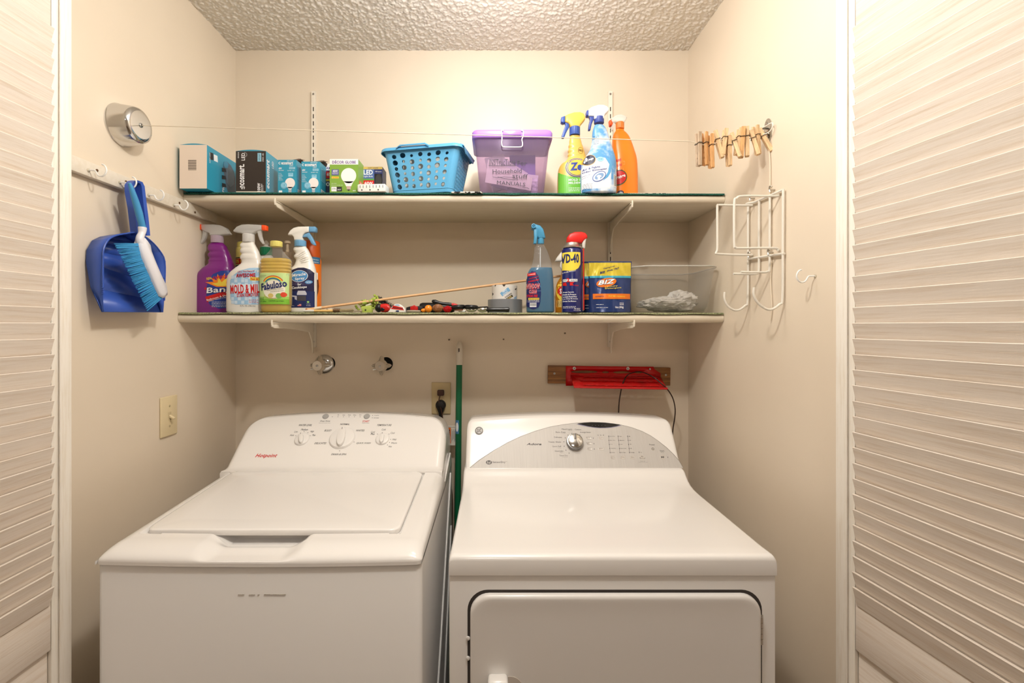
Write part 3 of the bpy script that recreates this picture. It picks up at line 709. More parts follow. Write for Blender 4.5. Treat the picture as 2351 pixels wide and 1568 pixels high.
for pts in ([(XC+.001, 1.60, .89), (XC+.001, 1.30, .50), (XC+.001, 1.12, .30)], [(XC+.001, 1.62, .70), (XC+.001, 1.40, .30)]): m.tube(pts, .003, 6)
wb(m, 'side_crease', EN2, ws, kind='stuff')
m = MB()
for i in range(22):
    x = -.535+.10*i/22; 
    if i in (3, 4, 8, 10, 11): continue
    m.box(x, x+.004, wfront(x)+.0028, wfront(x)+.006, .8388+.0004*random.random(), .8392+.0006*random.random())
wb(m, 'scuff_mark', mat((170, 160, 146), .7), ws, kind='stuff')
# top cover: height field with a scooped notch in front of the lid
def cplane(y): return .930+(y-1.05)*.058
def sst(t): t = max(0, min(1, t)); return t*t*(3-2*t)
LX0, LX1, LY0, LY1 = -.803, -.214, 1.050, 1.416
def ztop(x, y):
    df = y-wfront(x); dsd = min(x-XA, XC-x)
    zf = math.sqrt(max(0, 1-(1-min(1, df/.060))**2)); zs = math.sqrt(max(0, 1-(1-min(1, dsd/.032))**2))
    top = cplane(max(y, 1.03)); z = .905+(top-.905)*min(zf, 1)*zs**.8
    if LX0-.002 < x < LX1+.002 and LY0-.002 < y < LY1+.003: z -= .009
    mx = sst((.118-abs(x+.523))/.05); my = sst((y-.955)/.012)*sst((1.10-y)/.02)
    zn = .9085+.012*sst((.995-y)/.02)*0+.004*sst((y-.985)/.03)-.012*sst((y-1.015)/.03)
    return z+(min(z, zn)-z)*mx*my
m = MB(); ys_n = 110; xsn = [XA, XA+.0008, XA+.003, XA+.006]+[XA+.01+(XC-XA-.02)*i/150 for i in range(151)]+[XC-.006, XC-.003, XC-.0008, XC]; vs = []
for j in range(ys_n+1):
    t = j/ys_n; t = t**1.6
    for x in xsn:
        yf = wfront(x); y = yf+(1.66-yf)*t; vs.append((x, y, ztop(x, y)))
nn = len(xsn); fs = [(j*nn+i, j*nn+i+1, (j+1)*nn+i+1, (j+1)*nn+i) for j in range(ys_n) for i in range(nn-1)]
m.add(vs, fs)
m.loft([[(x, wfront(x), z) for x in xsn] for z in (.898, .905)], cap=False, closed=False)
for X in (XA, XC): m.add([(X, YF, .898), (X, 1.66, .898), (X, 1.66, .905), (X, YF, .905)], [(0, 1, 2, 3)])
wb(m, 'top_cover', EN, ws, ang=50)
# lid
m = MB(); lid = rrect((LX1-LX0)/2-.003, (LY1-LY0)/2-.003, .024, 6, (LX0+LX1)/2, (LY0+LY1)/2)
def lring(g_, dz): 
    c0 = ((LX0+LX1)/2, (LY0+LY1)/2)
    return [(c0[0]+(x-c0[0])*(1-g_/.29), c0[1]+(y-c0[1])*(1-g_/.18)-(.006 if y < 1.1 and abs(x+.523) < .14 else 0), cplane(y)+dz+.006*(1-((x-c0[0])/.29)**2)) for x, y in lid]
m.loft([lring(.002, -.010), lring(0, -.006), lring(.0005, .0015), lring(.002, .0035), lring(.006, .0045), lring(.05, .0045)]); wb(m, 'lid', EN, ws, ang=40)
m = MB()
for x in (LX0+.004, LX1-.004): m.lathe([(.005, -.008), (.005, .008)], 12, 'x', (x, LY1-.002, .951))
wb(m, 'lid_hinge', mat((225, 220, 214), .4), ws)
m = console(XA, XC-.007, 1.43, .956, 1.60, 1.1035, .017, .058, .022, 1.675, .90)
wb(m, 'control_console', EN, ws, ang=45)
m = MB().extr([(1.43, .918), (1.62, .955), (1.63, .948), (1.44, .905)], XC-.006, XC+.0005, .001, 1, ax='x'); wb(m, 'cover_flange', EN, ws)
pl = Plane(Vector((XA, 1.43, .956))-OW, (1, 0, 0), (0, .17, .1475)); 
class OPl(Plane):   # plane given relative to its thing; pictures are read in world space
    def __init__(s, O, *a): Plane.__init__(s, *a); s.O = O
    def px(s, px, py):
        C = Vector((0, 0, EZ))-s.O; d = Vector(((px-VX)/F, 1, (VY-py)/F)); t = (s.o-C).dot(s.N)/d.dot(s.N); q = C+d*t-s.o
        return q.dot(s.U)/s.k, q.dot(s.V)/s.k
pl = OPl(OW, Vector((XA, 1.43, .956))-OW, (1, 0, 0), (0, .17, .1475), 1)
cc = cb(3.918, 500, 750); D = Deco(pl); IK = mat((52, 50, 52), .5)
for s_, x0, y0, x1, y1, mm, bo, sh in (('WATER LEVEL', 727, 878, 850, 894, IK, .02, .25), ('NORMAL', 1100, 870, 1188, 886, IK, .02, .1), ('BULKY', 958, 926, 1028, 943, IK, .015, .2), ('WHITES', 1242, 926, 1322, 943, IK, .015, .2),
        ('DELICATES', 868, 1040, 980, 1057, IK, .01, .25), ('QUICK WASH', 1246, 1040, 1378, 1057, IK, 0, .25), ('DRAIN & SPIN', 1018, 1140, 1160, 1157, IK, .01, .25), ('TEMPERATURE', 1432, 878, 1566, 894, IK, .015, .25),
        ('Auto', 647, 967, 690, 984, IK, 0, .25), ('Low', 686, 936, 724, 953, IK, 0, .25), ('Medium', 746, 917, 815, 934, IK, 0, .25), ('High', 829, 935, 868, 954, IK, 0, .25), ('Max', 847, 967, 884, 983, IK, 0, .25),
        ('Cold', 1376, 940, 1416, 956, IK, 0, .25), ('Plus', 1374, 957, 1413, 974, IK, .03, .25), ('Cold', 1473, 918, 1513, 934, IK, 0, .25), ('Cool', 1554, 948, 1594, 964, IK, 0, .25), ('Mild', 1569, 1008, 1608, 1023, IK, 0, .25),
        ('Warm', 1559, 1039, 1613, 1054, IK, 0, .25), ('Hot', 1534, 1070, 1567, 1086, IK, 0, .25), ('Deep Rinse', 918, 843, 1013, 859, IK, .01, .2), ('START', 1300, 843, 1366, 860, RED, .02, .1), ('Hotpoint', 330, 1143, 542, 1185, RED, .035, .3),
        ('Fill', 1076, 790, 1092, 800, IK, 0, .1), ('Soak', 1121, 790, 1146, 800, IK, 0, .1), ('Wash', 1170, 790, 1197, 800, IK, 0, .1), ('Rinse', 1219, 790, 1246, 800, IK, 0, .1), ('Spin', 1271, 790, 1293, 800, IK, 0, .1),
        ('Complete', 1406, 794, 1452, 804, IK, 0, .1), ('Lid Locked', 1402, 815, 1450, 825, IK, 0, .1), ('Activate before adding fabric softener', 908, 864, 1014, 871, GREY, 0, 0), ('Hold 3s to Cancel', 1298, 864, 1364, 871, GREY, 0, 0)):
    txt(D, pl, cc, s_, x0, y0, x1, y1, mm, bo, sh)
for x, y in ((1031, 811), (1081, 811), (1131, 811), (1181, 811), (1230, 811), (1280, 811), (1393, 799), (1390, 820), (1141, 907), (1045, 947), (1220, 947), (1004, 1038), (1226, 1038), (1096, 1118),
             (702, 981), (776, 945), (811, 955), (831, 981), (1437, 967), (1540, 967), (1555, 1015), (1545, 1041), (1526, 1064)):
    u, v = pl.px(*cc(x, y)); D.ell(IK, u, v, .0012, .0014, .0004, 'lettering', n=8)
D.build(ws)
def knob(parent, pl, cc, x, y, R_, name, m1, pr, grip=None, rot=0, gm=None, lab=None):
    u, v = pl.px(*cc(x, y)); k = MB(); k.lathe(pr, 40, 'z')
    T = Matrix((( pl.U.x, pl.V.x, pl.N.x), (pl.U.y, pl.V.y, pl.N.y), (pl.U.z, pl.V.z, pl.N.z))).to_4x4(); T.translation = pl.at(u, v, 0)
    k.xf(T); o = k.build(name, m1, parent, label=lab)
    if grip:
        g_ = MB(); g_.extr(grip[0], grip[1], grip[2], .0015, 2, ax='z'); g_.xf(T @ Matrix.Rotation(rot, 4, 'Z')); g_.build('grip', gm or m1, o)
    return o, T
kw = mat((238, 234, 230), .25, coat=.4)
GR = lambda R_, w_: [(w_*math.cos(a)*1.0, (R_*.80 if math.sin(a) > 0 else R_*.92)*math.copysign(abs(math.sin(a))**.7, math.sin(a))) for a in [2*math.pi*i/24 for i in range(24)]]
for x, y, R_, n_, rot, h in ((1120, 1003, .040, 'cycle_knob', .10, .013), (757, 1015, .0225, 'water_level_knob', .30, .010), (1481, 1012, .0215, 'temperature_knob', .06, .010)):
    sx_ = R_
    o, T = knob(ws, pl, cc, x, y, R_, n_, kw, [(R_*1.04, 0), (R_*1.04, .002), (R_, .004), (R_*.97, h*.5), (R_*.9, h*.58), (R_*.5, h*.62), (.001, h*.62)], (GR(R_, R_*.30), h*.5, h*1.5), rot)
    g_ = MB().box(-.0006, .0006, R_*.55, R_*.75, h*1.5, h*1.5+.0005); g_.xf(T @ Matrix.Rotation(rot, 4, 'Z')); g_.build('pointer', IK, o)
for x, y, lab in ((971, 808, 'grey round button above Deep Rinse'), (1341, 808, 'grey round button above START')):
    knob(ws, pl, cc, x, y, .01, 'button', mat((172, 170, 168), .35), [(.0105, 0), (.0105, .002), (.009, .0035), (.002, .004)], lab=lab)

# ---------------------------------------------------------------- dryer
XD0, XD1 = -.0955, .594
ds = thing('clothes_dryer', 'white front-loading clothes dryer with silver console, right of the washer', 'dryer', (XD0, YF, 0)); OD = Vector((XD0, YF, 0))
def db(m, *a, **k): m.xf(Matrix.Translation(-OD)); return m.build(*a, **k)
m = MB(); m.box(XD0, XD1, YF+.004, 1.68, .02, .885, r=.004); db(m, 'cabinet', EN2, ds)
prof = [(YF+.006, .8735), (YF+.0005, .8750), (YF, .880), (YF, .906), (YF+.002, .912), (YF+.007, .9155), (YF+.014, .9165), (YF+.05, .915), (1.15, .915), (1.33, .915), (1.365, .9165), (1.390, .921), (1.410, .929), (1.425, .939), (1.434, .9465), (1.440, .9505), (1.445, .952), (1.66, .952), (1.66, .8735)]
m = MB(); rings = []
for dx in (0, .0004, .0015, .0035, .006, .010):
    rings.append((XD0+dx, dx))
mid_ = [(XD0+.010+(XD1-XD0-.02)*i/10, .01) for i in range(1, 10)]
allx = rings+mid_+[(XD1-dx, dx) for dx in (.010, .006, .0035, .0015, .0004, 0)]
R_ = .010
m.loft([[(x, y, z-(R_-math.sqrt(max(0, R_*R_-(R_-d)**2)) if z > .90 and y < 1.65 else 0)) for y, z in prof] for x, d in allx])
db(m, 'top_panel', EN, ds, ang=50)
m = console(XD0+.004, XD1-.004, 1.452, .953, 1.562, 1.108, .014, .022, .012, 1.665, .90, roll=.022, fil=.002)
db(m, 'control_console', EN, ds, ang=45)
pl = OPl(OD, Vector((XD0, 1.452, .953))-OD, (1, 0, 0), (0, .11, .155), 1)
c2_ = cb(4.125, 1050, 800); c6 = cb(7.837, 1280, 960); D = Deco(pl)
arc = [(118, 1131), (200, 1062), (350, 960), (470, 893), (600, 834), (740, 783), (880, 743), (1000, 722), (1130, 706), (1260, 699), (1400, 704), (1540, 722), (1650, 749), (1750, 786), (1830, 828), (1900, 876), (1980, 938), (2050, 1006), (2100, 1065), (2138, 1129)]
pts = [pl.px(*c2_(*p)) for p in arc]; SIL = mat((200, 195, 190), .5, .12, kind='brushed')
ins = MB(); ring2 = [pl.at(u, v, .0002) for u, v in pts]; ring3 = [pl.at(u+(.0015 if i < 10 else -.0015)*(1 if abs(i-9.5) > 6 else .3), v-.0012, .0016) for i, (u, v) in enumerate(pts)]
ins.loft([ring2, ring3]); ins.build('fascia', SIL, ds, smooth=False)
class Off(OPl):
    def at(s, u, v, e): return OPl.at(s, u, v, e+.0017)
plo = Off(OD, Vector((XD0, 1.452, .953))-OD, (1, 0, 0), (0, .11, .155), 1); D = Deco(plo)
D.line(mat((140, 132, 126), .4), pts, .0012, -.0008)
lens = [(1135, 714), (1200, 706), (1270, 702), (1340, 702), (1410, 706), (1480, 714), (1542, 726), (1500, 738), (1450, 747), (1400, 751), (1350, 752), (1300, 748), (1250, 741), (1190, 728)]
D.poly(mat((128, 124, 150), .4), [pl.px(*c2_(x+(x-1340)*.06, y+5)) for x, y in lens], .0003); D.poly(mat((14, 12, 14), .15), [pl.px(*c2_(*p)) for p in lens], .0008)  # grey copy set lower under the black lens paints its shadow
gi = mat((92, 88, 86), .5)
for s_, x0, y0, x1, y1, mm, bo, sh in (('Adora', 655, 898, 795, 917, IK, .03, .3), ('SensorDry', 333, 1069, 455, 1092, gi, .01, 0), ('TM', 457, 1070, 470, 1076, gi, 0, 0), ('Mixed Loads', 988, 760, 1084, 773, gi, 0, 0), ('Cottons', 1112, 763, 1171, 776, gi, 0, 0), ('Perm. Press', 932, 788, 1022, 802, gi, 0, 0),
        ('Energy Saver', 1164, 790, 1264, 805, gi, 0, 0), ('Delicates', 917, 836, 989, 849, gi, 0, 0), ('Towels / Sheets', 862, 881, 981, 894, gi, 0, 0), ('Quick Fluff', 900, 923, 983, 937, gi, 0, 0), ('Dewrinkle', 924, 967, 1002, 980, gi, 0, 0), ('Timed Dry', 966, 1010, 1045, 1026, gi, 0, 0),
        ('Easy Care', 986, 804, 1022, 809, gi, 0, 0), ('Normal', 1052, 776, 1084, 781, gi, 0, 0), ('Air Only', 950, 942, 983, 947, gi, 0, 0), ('Steam', 970, 986, 1000, 991, gi, 0, 0), ('Auto Dry', 993, 1029, 1044, 1034, gi, 0, 0),
        ('Delay Sensing Drying Cooler Cool Down', 1262, 712, 1422, 720, WT, .01, 0), ('Power', 1818, 906, 1868, 919, gi, .01, 0), ('Start', 1918, 964, 1958, 978, gi, .01, 0), ('Pause', 1926, 983, 1956, 989, gi, 0, 0)):
    txt(D, plo, c2_, s_, x0, y0, x1, y1, mm, bo, sh)
for s_, x0, y0, x1, y1 in (('Extended', 515, 342, 612, 356), ('Tumble', 527, 366, 602, 382), ('Extended', 520, 440, 615, 454), ('Tumble', 532, 462, 607, 478), ('Damp', 543, 536, 605, 552), ('Alert', 550, 558, 600, 574), ('Delay Dry', 726, 352, 830, 374), ('Signal', 740, 546, 806, 566),
        ('Extra Dry', 936, 324, 1028, 340), ('More Dry', 944, 396, 1036, 412), ('Dry', 952, 466, 986, 482), ('Less Dry', 958, 540, 1044, 556), ('Damp', 964, 614, 1026, 632), ('High', 1108, 324, 1152, 340), ('Medium', 1118, 396, 1196, 410), ('Low', 1128, 466, 1166, 482),
        ('Extra Low', 1132, 540, 1232, 556), ('No Heat', 1140, 614, 1222, 630), ('80', 1280, 324, 1304, 340), ('60', 1290, 396, 1316, 410), ('50', 1300, 466, 1324, 482), ('40', 1308, 540, 1332, 556), ('30 Min', 1314, 614, 1382, 630), ('On', 1490, 612, 1516, 628),
        ('Level', 968, 702, 1032, 722), ('Temp', 1142, 700, 1210, 722), ('Time', 1324, 700, 1382, 720), ('My', 1506, 684, 1542, 704), ('Settings', 1478, 710, 1576, 732), ('Hold 3 Sec', 1490, 772, 1572, 782), ('to Store Custom Cycle', 1454, 792, 1616, 802), ('1h', 718, 300, 738, 320), ('2h', 766, 300, 786, 320), ('4h', 814, 300, 834, 320)):
    txt(D, plo, c6, s_, x0, y0, x1, y1, gi, .01)
for xa, ya, xb, yb in ((916, 322, 944, 632), (1088, 322, 1120, 632), (1258, 322, 1294, 632)):
    D.line(IK, [plo.px(*c6(xa, ya)), plo.px(*c6(xb, yb))], .0007)
    for t in (0, .25, .5, .75, 1): D.ell(IK, *plo.px(*c6(xa+(xb-xa)*t, ya+8+(yb-ya-16)*t)), .0010, .0022, .0006, 'lettering', n=8)
for x, y in ((642, 365), (652, 463), (658, 560), (1467, 618), (1981, 708)): D.ell(IK, *plo.px(*c6(x, y)), .0008, .0026, .0006, 'lettering', n=8)
for x, y in ((1047, 822), (1082, 807), (1121, 807), (1159, 821), (1021, 850), (1008, 887), (1011, 928), (1028, 965), (1057, 993)): D.ell(IK, *plo.px(*c2_(x, y)), .0013, .0013, .0006, 'lettering', n=8)
for x in (852, 903, 955, 1007, 1060): u, v = plo.px(1240+x/7.12, 820+1120/7.12); D.ell(mat((120, 120, 125), .4), u, v, .0008, .0008, .001, 'lettering', n=6)
u, v = plo.px(*c6(1714, 556)); D.ring(IK, u, v, .0035, .0035, .0008, .0012, 'lettering', 0, 120, 420); D.rect(IK, u-.0004, v+.0012, u+.0004, v+.0045, .0012, 'lettering')
u, v = plo.px(*c6(1880, 706)); D.poly(IK, [(u-.003, v-.003), (u+.001, v), (u-.003, v+.003)], .0014, 'lettering'); D.rect(IK, u+.0018, v-.003, u+.003, v+.003, .0014, 'lettering'); D.rect(IK, u+.0042, v-.003, u+.0054, v+.003, .0014, 'lettering')
u, v = plo.px(*c2_(299, 1081)); D.ell(gi, u, v, .0095, .0068, .0003, 'lettering'); D.text(SIL, 'hd', u-.006, v-.0045, u+.006, v+.0045, 0, .02, .2, .0006)
D.build(ds)
for x, y, a, b_, s_ in ((565, 362, .0075, .0042, 4), (570, 460, .0075, .0042, 4), (575, 556, .0075, .0042, 4), (778, 362, .009, .0045, 4), (784, 556, .009, .0045, 4), (1000, 710, .0075, .0055, 4), (1174, 710, .0075, .0055, 4), (1350, 710, .0075, .0055, 4), (1525, 708, .0075, .0058, 4), (1714, 556, .0058, .0058, 2), (1892, 706, .0082, .0075, 2.4)):
    u, v = plo.px(*c6(x, y)); b2 = MB(); el = sse(a, b_, s_, 24)
    b2.loft([[plo.at(u+p*q, v+r_*q, h) for p, r_ in el] for q, h in ((1, -.001), (1, .0002), (.93, .0005), (.85, .0004))]); b2.build('button', mat((202, 196, 190), .35, .4), ds)
u, v = pl.px(*c2_(1110, 893)); 
T = Matrix(((pl.U.x, pl.V.x, pl.N.x), (pl.U.y, pl.V.y, pl.N.y), (pl.U.z, pl.V.z, pl.N.z))).to_4x4(); T.translation = pl.at(u, v, .001)
k = MB().lathe([(.0275, 0), (.0275, .010), (.0262, .014), (.0245, .0145)], 48); k.xf(T); ko = k.build('cycle_dial', mat((150, 148, 146), .3, .8), ds)
k = MB().lathe([(.0235, .012), (.0225, .0185), (.021, .0195), (.001, .0195)], 48); k.xf(T); k.build('dial_face', CHROME, ko)
k = MB().box(-.0032, .0032, .004, .0215, .0190, .0205, r=.0006); k.xf(T); k.build('pointer', mat((120, 118, 116), .4, .5), ko)
# round emblem on the left of the console
u, v = pl.px(*c2_(206, 780)); class_ = None
k = MB().lathe([(.0135, 0), (.0135, .002), (.0125, .0028), (.001, .003)], 32); T.translation = pl.at(u, v, .0); k.xf(T); eo = k.build('emblem', mat((158, 154, 150), .45, .3), ds)
D = Deco(pl); D.ring(IK, u, v, .0118, .0118, .0012, .0034, 'emblem_ring')
for a in range(4): D.ring(IK, u+.0075*math.cos(a*math.pi/2+.78), v+.0075*math.sin(a*math.pi/2+.78), .0025, .0018, .0009, .0034, 'emblem_script', rot=a*math.pi/2, t0=0, t1=250)
D.text(IK, 'GE', u-.0062, v-.0045, u+.0062, v+.0045, 0, 0, .35, .0036, 'emblem_script'); D.build(ds)
# door with recess, dark strip painted in for the shaded gap, hinge and pull
yd = YF+.004
def rrdoor(g_, z_off=0): return [(x, z) for x, z in rrect((.558+.0506)/2+g_, .30+g_, .040+g_*.5, 8, (.558-.0506)/2, .5375)]
m = MB(); m.loft([[(x, yd+.002, z) for x, z in rrdoor(.006)], [(x, yd-.0008, z) for x, z in rrdoor(.006)], [(x, yd-.0008, z) for x, z in rrdoor(.004)]]); db(m, 'door_gap', mat((60, 54, 50), .8), ds)
m = MB(); m.loft([[(x, y, z) for x, z in rrdoor(g_)] for g_, y in ((0, yd+.001), (0, yd-.006), (-.001, yd-.0095), (-.004, yd-.012), (-.008, yd-.0128), (-.016, yd-.0118), (-.060, yd-.0118))]); dd = db(m, 'door', EN2, ds, ang=40)
hx = (1743-VX)*yd/F; hz0, hz1 = EZ-(1474-VY)*yd/F, EZ-(1411-VY)*yd/F
m = MB(); hh = (hz1-hz0)/5
for i in range(5): m.lathe([(.0042, hz0+i*hh+.0005), (.0042, hz0+(i+1)*hh-.0005)], 14, 'z', (hx, yd-.006, 0))
m.box(hx, hx+.007, yd-.002, yd, hz0, hz1); db(m, 'door_hinge', mat((190, 180, 168), .35, .6), dd)
ha = PX(1157, 1568, 1e9) if 0 else P(1157, 1568, yd); hx0, hx1 = (1120-VX)*yd/F, (1166-VX)*yd/F; hz = EZ-(1534-VY)*yd/F
m = MB(); m.box(hx0, hx1, yd-.040, yd-.010, hz-.11, hz, r=.008, seg=4); db(m, 'door_handle', EN, dd)
m = MB(); m.extr([(x, z) for x, z in rrect(.028, .05, .027, 6, hx1+.004, hz-.058)], yd-.0125, yd-.0112, .0004, 1); db(m, 'handle_recess', mat((208, 198, 188), .45), dd)
for z_ in (.742, .700): m = MB().lathe([(.0045, 0), (.004, .002), (.001, .003)], 12, 'y', (-.0555, yd-.001, z_)); db(m, 'door_plug', EN, ds)
# ---------------------------------------------------------------- bottles
def dense(secs, q=4):
    out = []; N = len(secs)
    for i in range(N-1):
        g = lambda k: secs[max(0, min(N-1, k))]
        a, b, c, d = g(i-1), g(i), g(i+1), g(i+2)
        for j in range(q):
            t = j/q; row = []
            for z in range(3):
                if z == 0: row.append(b[0]+(c[0]-b[0])*t); continue
                m1 = (c[z]-a[z])/max(1e-6, c[0]-a[0])*(c[0]-b[0]); m2 = (d[z]-b[z])/max(1e-6, d[0]-b[0])*(c[0]-b[0])
                row.append((2*t**3-3*t*t+1)*b[z]+(t**3-2*t*t+t)*m1+(-2*t**3+3*t*t)*c[z]+(t**3-t*t)*m2)
            out.append(row)
    out.append(list(secs[-1])); return out
class BS:
    curved = 4
    def __init__(s, secs, k, br, bmax, n): s.s = secs; s.k = k; s.br = br; s.bm = bmax; s.n = n; s.clip = None
    def sec(s, v):
        S_ = s.s
        if v <= S_[0][0]: r = S_[0]
        elif v >= S_[-1][0]: r = S_[-1]
        else:
            i = next(i for i in range(len(S_)-1) if S_[i+1][0] >= v); t = (v-S_[i][0])/max(1e-6, S_[i+1][0]-S_[i][0]); r = [S_[i][j]+(S_[i+1][j]-S_[i][j])*t for j in range(3)]
        a = (r[2]-r[1])/2; return (r[1]+r[2])/2, a, min(a*s.br, s.bm)
    def at(s, u, v, e):
        cx, a, b = s.sec(v); t = min(.995, abs((u-cx)/a)); y = -b*(1-t**s.n)**(1/s.n)
        return (u*s.k, y*s.k-e, v*s.k)
def raw(base_y, cx, sc, rows):  # rows: (crop_y, left, right) -> (height, l, r) in picture pixels
    return [((base_y-y)/sc, (l-cx)/sc, (r_-cx)/sc) for y, l, r_ in rows]
def bottle(name, label, cat, pxc, z, Y, rows, m, br=.62, bmax=26, n=2.6, rz=0, group=None, part='body', q=4, inner=None):
    k = Y/F; r = thing(name, label, cat, ((pxc-VX)*k, Y, z), rz, group); S_ = dense(rows, q)
    if z == ZT: H_ = rows[-1][0]+45; r.scale.z = (H_+VY-(ZT-EZ)/k-445.5)/H_
    sf = BS(S_, k, br, bmax, n)
    def solid(S2, mm, nm, sh=0):
        b = MB(); rings = []
        for h, l, r_ in S2:
            cx, a, bb = (l+r_)/2, (r_-l)/2, min((r_-l)/2*br, bmax); a -= sh; bb -= sh; nn = n if a > 12 else 2.05
            rings.append([((cx+x)*k, y*k, h*k) for x, y in sse(a, bb, nn)])
        b.loft(rings); return b.build(nm, mm, r, ang=40)
    bo = solid(S_, m, part)
    if inner:
        mm, top = inner; S2 = [q_ for q_ in S_ if q_[0] <= top]; cx = sf.sec(top); S2 = [[max(1, S2[0][0]+1), S2[0][1], S2[0][2]]]+S2[1:]+[[top, cx[0]-cx[1], cx[0]+cx[1]]]
        solid(S2, mm, 'liquid', 1.2)
    return r, k, sf, bo
def part_poly(r, k, name, pts, th, m, bev=2, y=0, lab=None):
    b = MB(); b.extr([(x*k, z*k) for x, z in pts], (y-th/2)*k, (y+th/2)*k, bev*k, 2); return b.build(name, m, r, ang=50, label=lab)
def ring_part(r, k, name, cx, z0, z1, rad, m, ribs=0, top=None):
    b = MB(); N_ = 48
    prof = [(z0, rad*.97), (z0+.8, rad), (z1-1.2, rad), (z1, rad*.9)]
    b.loft([[((cx+R_*(1+(.035 if ribs and i % 2 else 0))*math.cos(2*math.pi*i/N_))*k, R_*(1+(.035 if ribs and i % 2 else 0))*math.sin(2*math.pi*i/N_)*k, h*k) for i in range(N_)] for h, R_ in prof])
    return b.build(name, m, r, ang=30)
def pxy(cx, by, sc, pts): return [((x-cx)/sc, (by-y)/sc) for x, y in pts]
def L(cx, by, sc):
    def f(x0, y0, x1, y1): return (x0-cx)/sc, (by-y1)/sc, (x1-cx)/sc, (by-y0)/sc
    return f
def fine(D, m, u0, u1, v, n, dv, h=1.0, seed=1, part='lettering', words=None):
    """rows of small print, set as real words too small to read in the photo"""
    rnd = random.Random(seed)
    for i in range(n):
        x = u0; vv = v-i*dv
        while x < u1-2:
            w_ = min(rnd.uniform(2, 6), u1-x); D.rect(m, x, vv-h/2, x+w_, vv+h/2, .0006, part); x += w_+1
Y2 = 1.53
SC3 = 4.702
# purple
cx = 460; by = 1074
rows = raw(by, cx, SC3, [(1074, 262, 658), (1068, 246, 674), (1050, 240, 680), (900, 241, 680), (700, 250, 672), (650, 268, 660), (590, 325, 645), (560, 366, 638), (540, 382, 632), (525, 386, 626), (510, 381, 620), (485, 392, 614), (462, 378, 606), (440, 376, 598), (418, 392, 590), (398, 376, 580), (375, 374, 568), (350, 376, 556), (330, 390, 538), (315, 408, 524)])
PUR = mat((128, 30, 128), .32, coat=.2)
r, k, sf, _ = bottle('spray_bottle', 'purple spray bottle with clear trigger head and orange nozzle, leftmost on lower shelf', 'spray bottle', 400+cx/SC3, ZB, 1.582, rows, PUR, bmax=22)
TR = mat((244, 243, 240), .2, alpha=.42); ORN = mat((250, 84, 30), .4)
def sprayer(r, k, cx, by, sc, head, trig, noz, ringp, mh, mt, mn, mr, th=15, stem=None):
    if stem: part_poly(r, k, 'spray_stem', pxy(cx, by, sc, stem), 11, mh, 1.5)
    hd = part_poly(r, k, 'spray_head', pxy(cx, by, sc, head), th, mh, 3)
    part_poly(hd, k, 'trigger', pxy(cx, by, sc, trig), th*.6, mt, 1.2)
    if noz: part_poly(hd, k, 'nozzle', pxy(cx, by, sc, noz), th*.85, mn, 1.5)
    x0, y0, x1, y1 = ringp; ring_part(r, k, 'collar', ((x0+x1)/2-cx)/sc, (by-y1)/sc, (by-y0)/sc, (x1-x0)/2/sc, mr, 1)
sprayer(r, k, cx, by, SC3, [(310, 122), (440, 122), (510, 130), (570, 160), (612, 222), (600, 228), (530, 232), (520, 238), (400, 238), (395, 215), (350, 200), (312, 178)], [(318, 180), (362, 202), (352, 240), (330, 290), (292, 330), (288, 322), (308, 270), (316, 220)],
        [(248, 118), (312, 120), (312, 180), (250, 172)], (405, 240, 524, 318), TR, TR, ORN, mat((225, 205, 222), .3, alpha=.6), stem=[(405, 180), (515, 180), (515, 250), (405, 250)])
D = Deco(sf); l = L(cx, by, SC3); sf.clip = (-60, 46)
D.poly(mat((36, 62, 150), .4), pxy(cx, by, SC3, [(415, 800), (440, 720), (480, 665), (560, 630), (640, 620), (664, 660), (668, 900), (640, 1020), (540, 1030), (450, 990), (412, 920)]))
D.poly(mat((240, 130, 30), .4), pxy(cx, by, SC3, [(520, 800), (400, 750), (490, 745), (455, 700), (520, 730), (530, 660), (560, 725), (600, 650), (600, 725), (660, 690), (650, 800)]), .0007)
D.poly(YEL, pxy(cx, by, SC3, [(530, 790), (470, 765), (530, 755), (540, 700), (570, 750), (620, 700), (610, 760), (650, 790)]), .0009)
D.text(YEL, 'NEW', *l(414, 695, 470, 728), .1, .04, e=.0011); D.text(RED, 'AWESOME', *l(474, 668, 665, 722), .12, .05, .2, .0011)
D.text(NAVY, 'Bang', *l(410, 782, 680, 892), .08, .09, .1, .0013); D.text(WT, 'Bang', *l(414, 788, 676, 886), .08, .03, .1, .0017)
D.poly(RED, pxy(cx, by, SC3, [(400, 905), (600, 845), (668, 830), (668, 885), (600, 895), (420, 962)]), .0007)
D.text(WT, 'Bathroom & Shower', *l(412, 885, 680, 925), .26, .02, e=.0012); D.text(WT, 'Cleaner removes soap scum', *l(430, 905, 660, 945), .24, 0, e=.0012)
D.rect(RED, *l(392, 805, 410, 830), .0006)
for i in range(4): fine(D, WT, 2, 34, (by-960)/SC3-i*3.4, 1, 3, .9, i)
D.build(r)
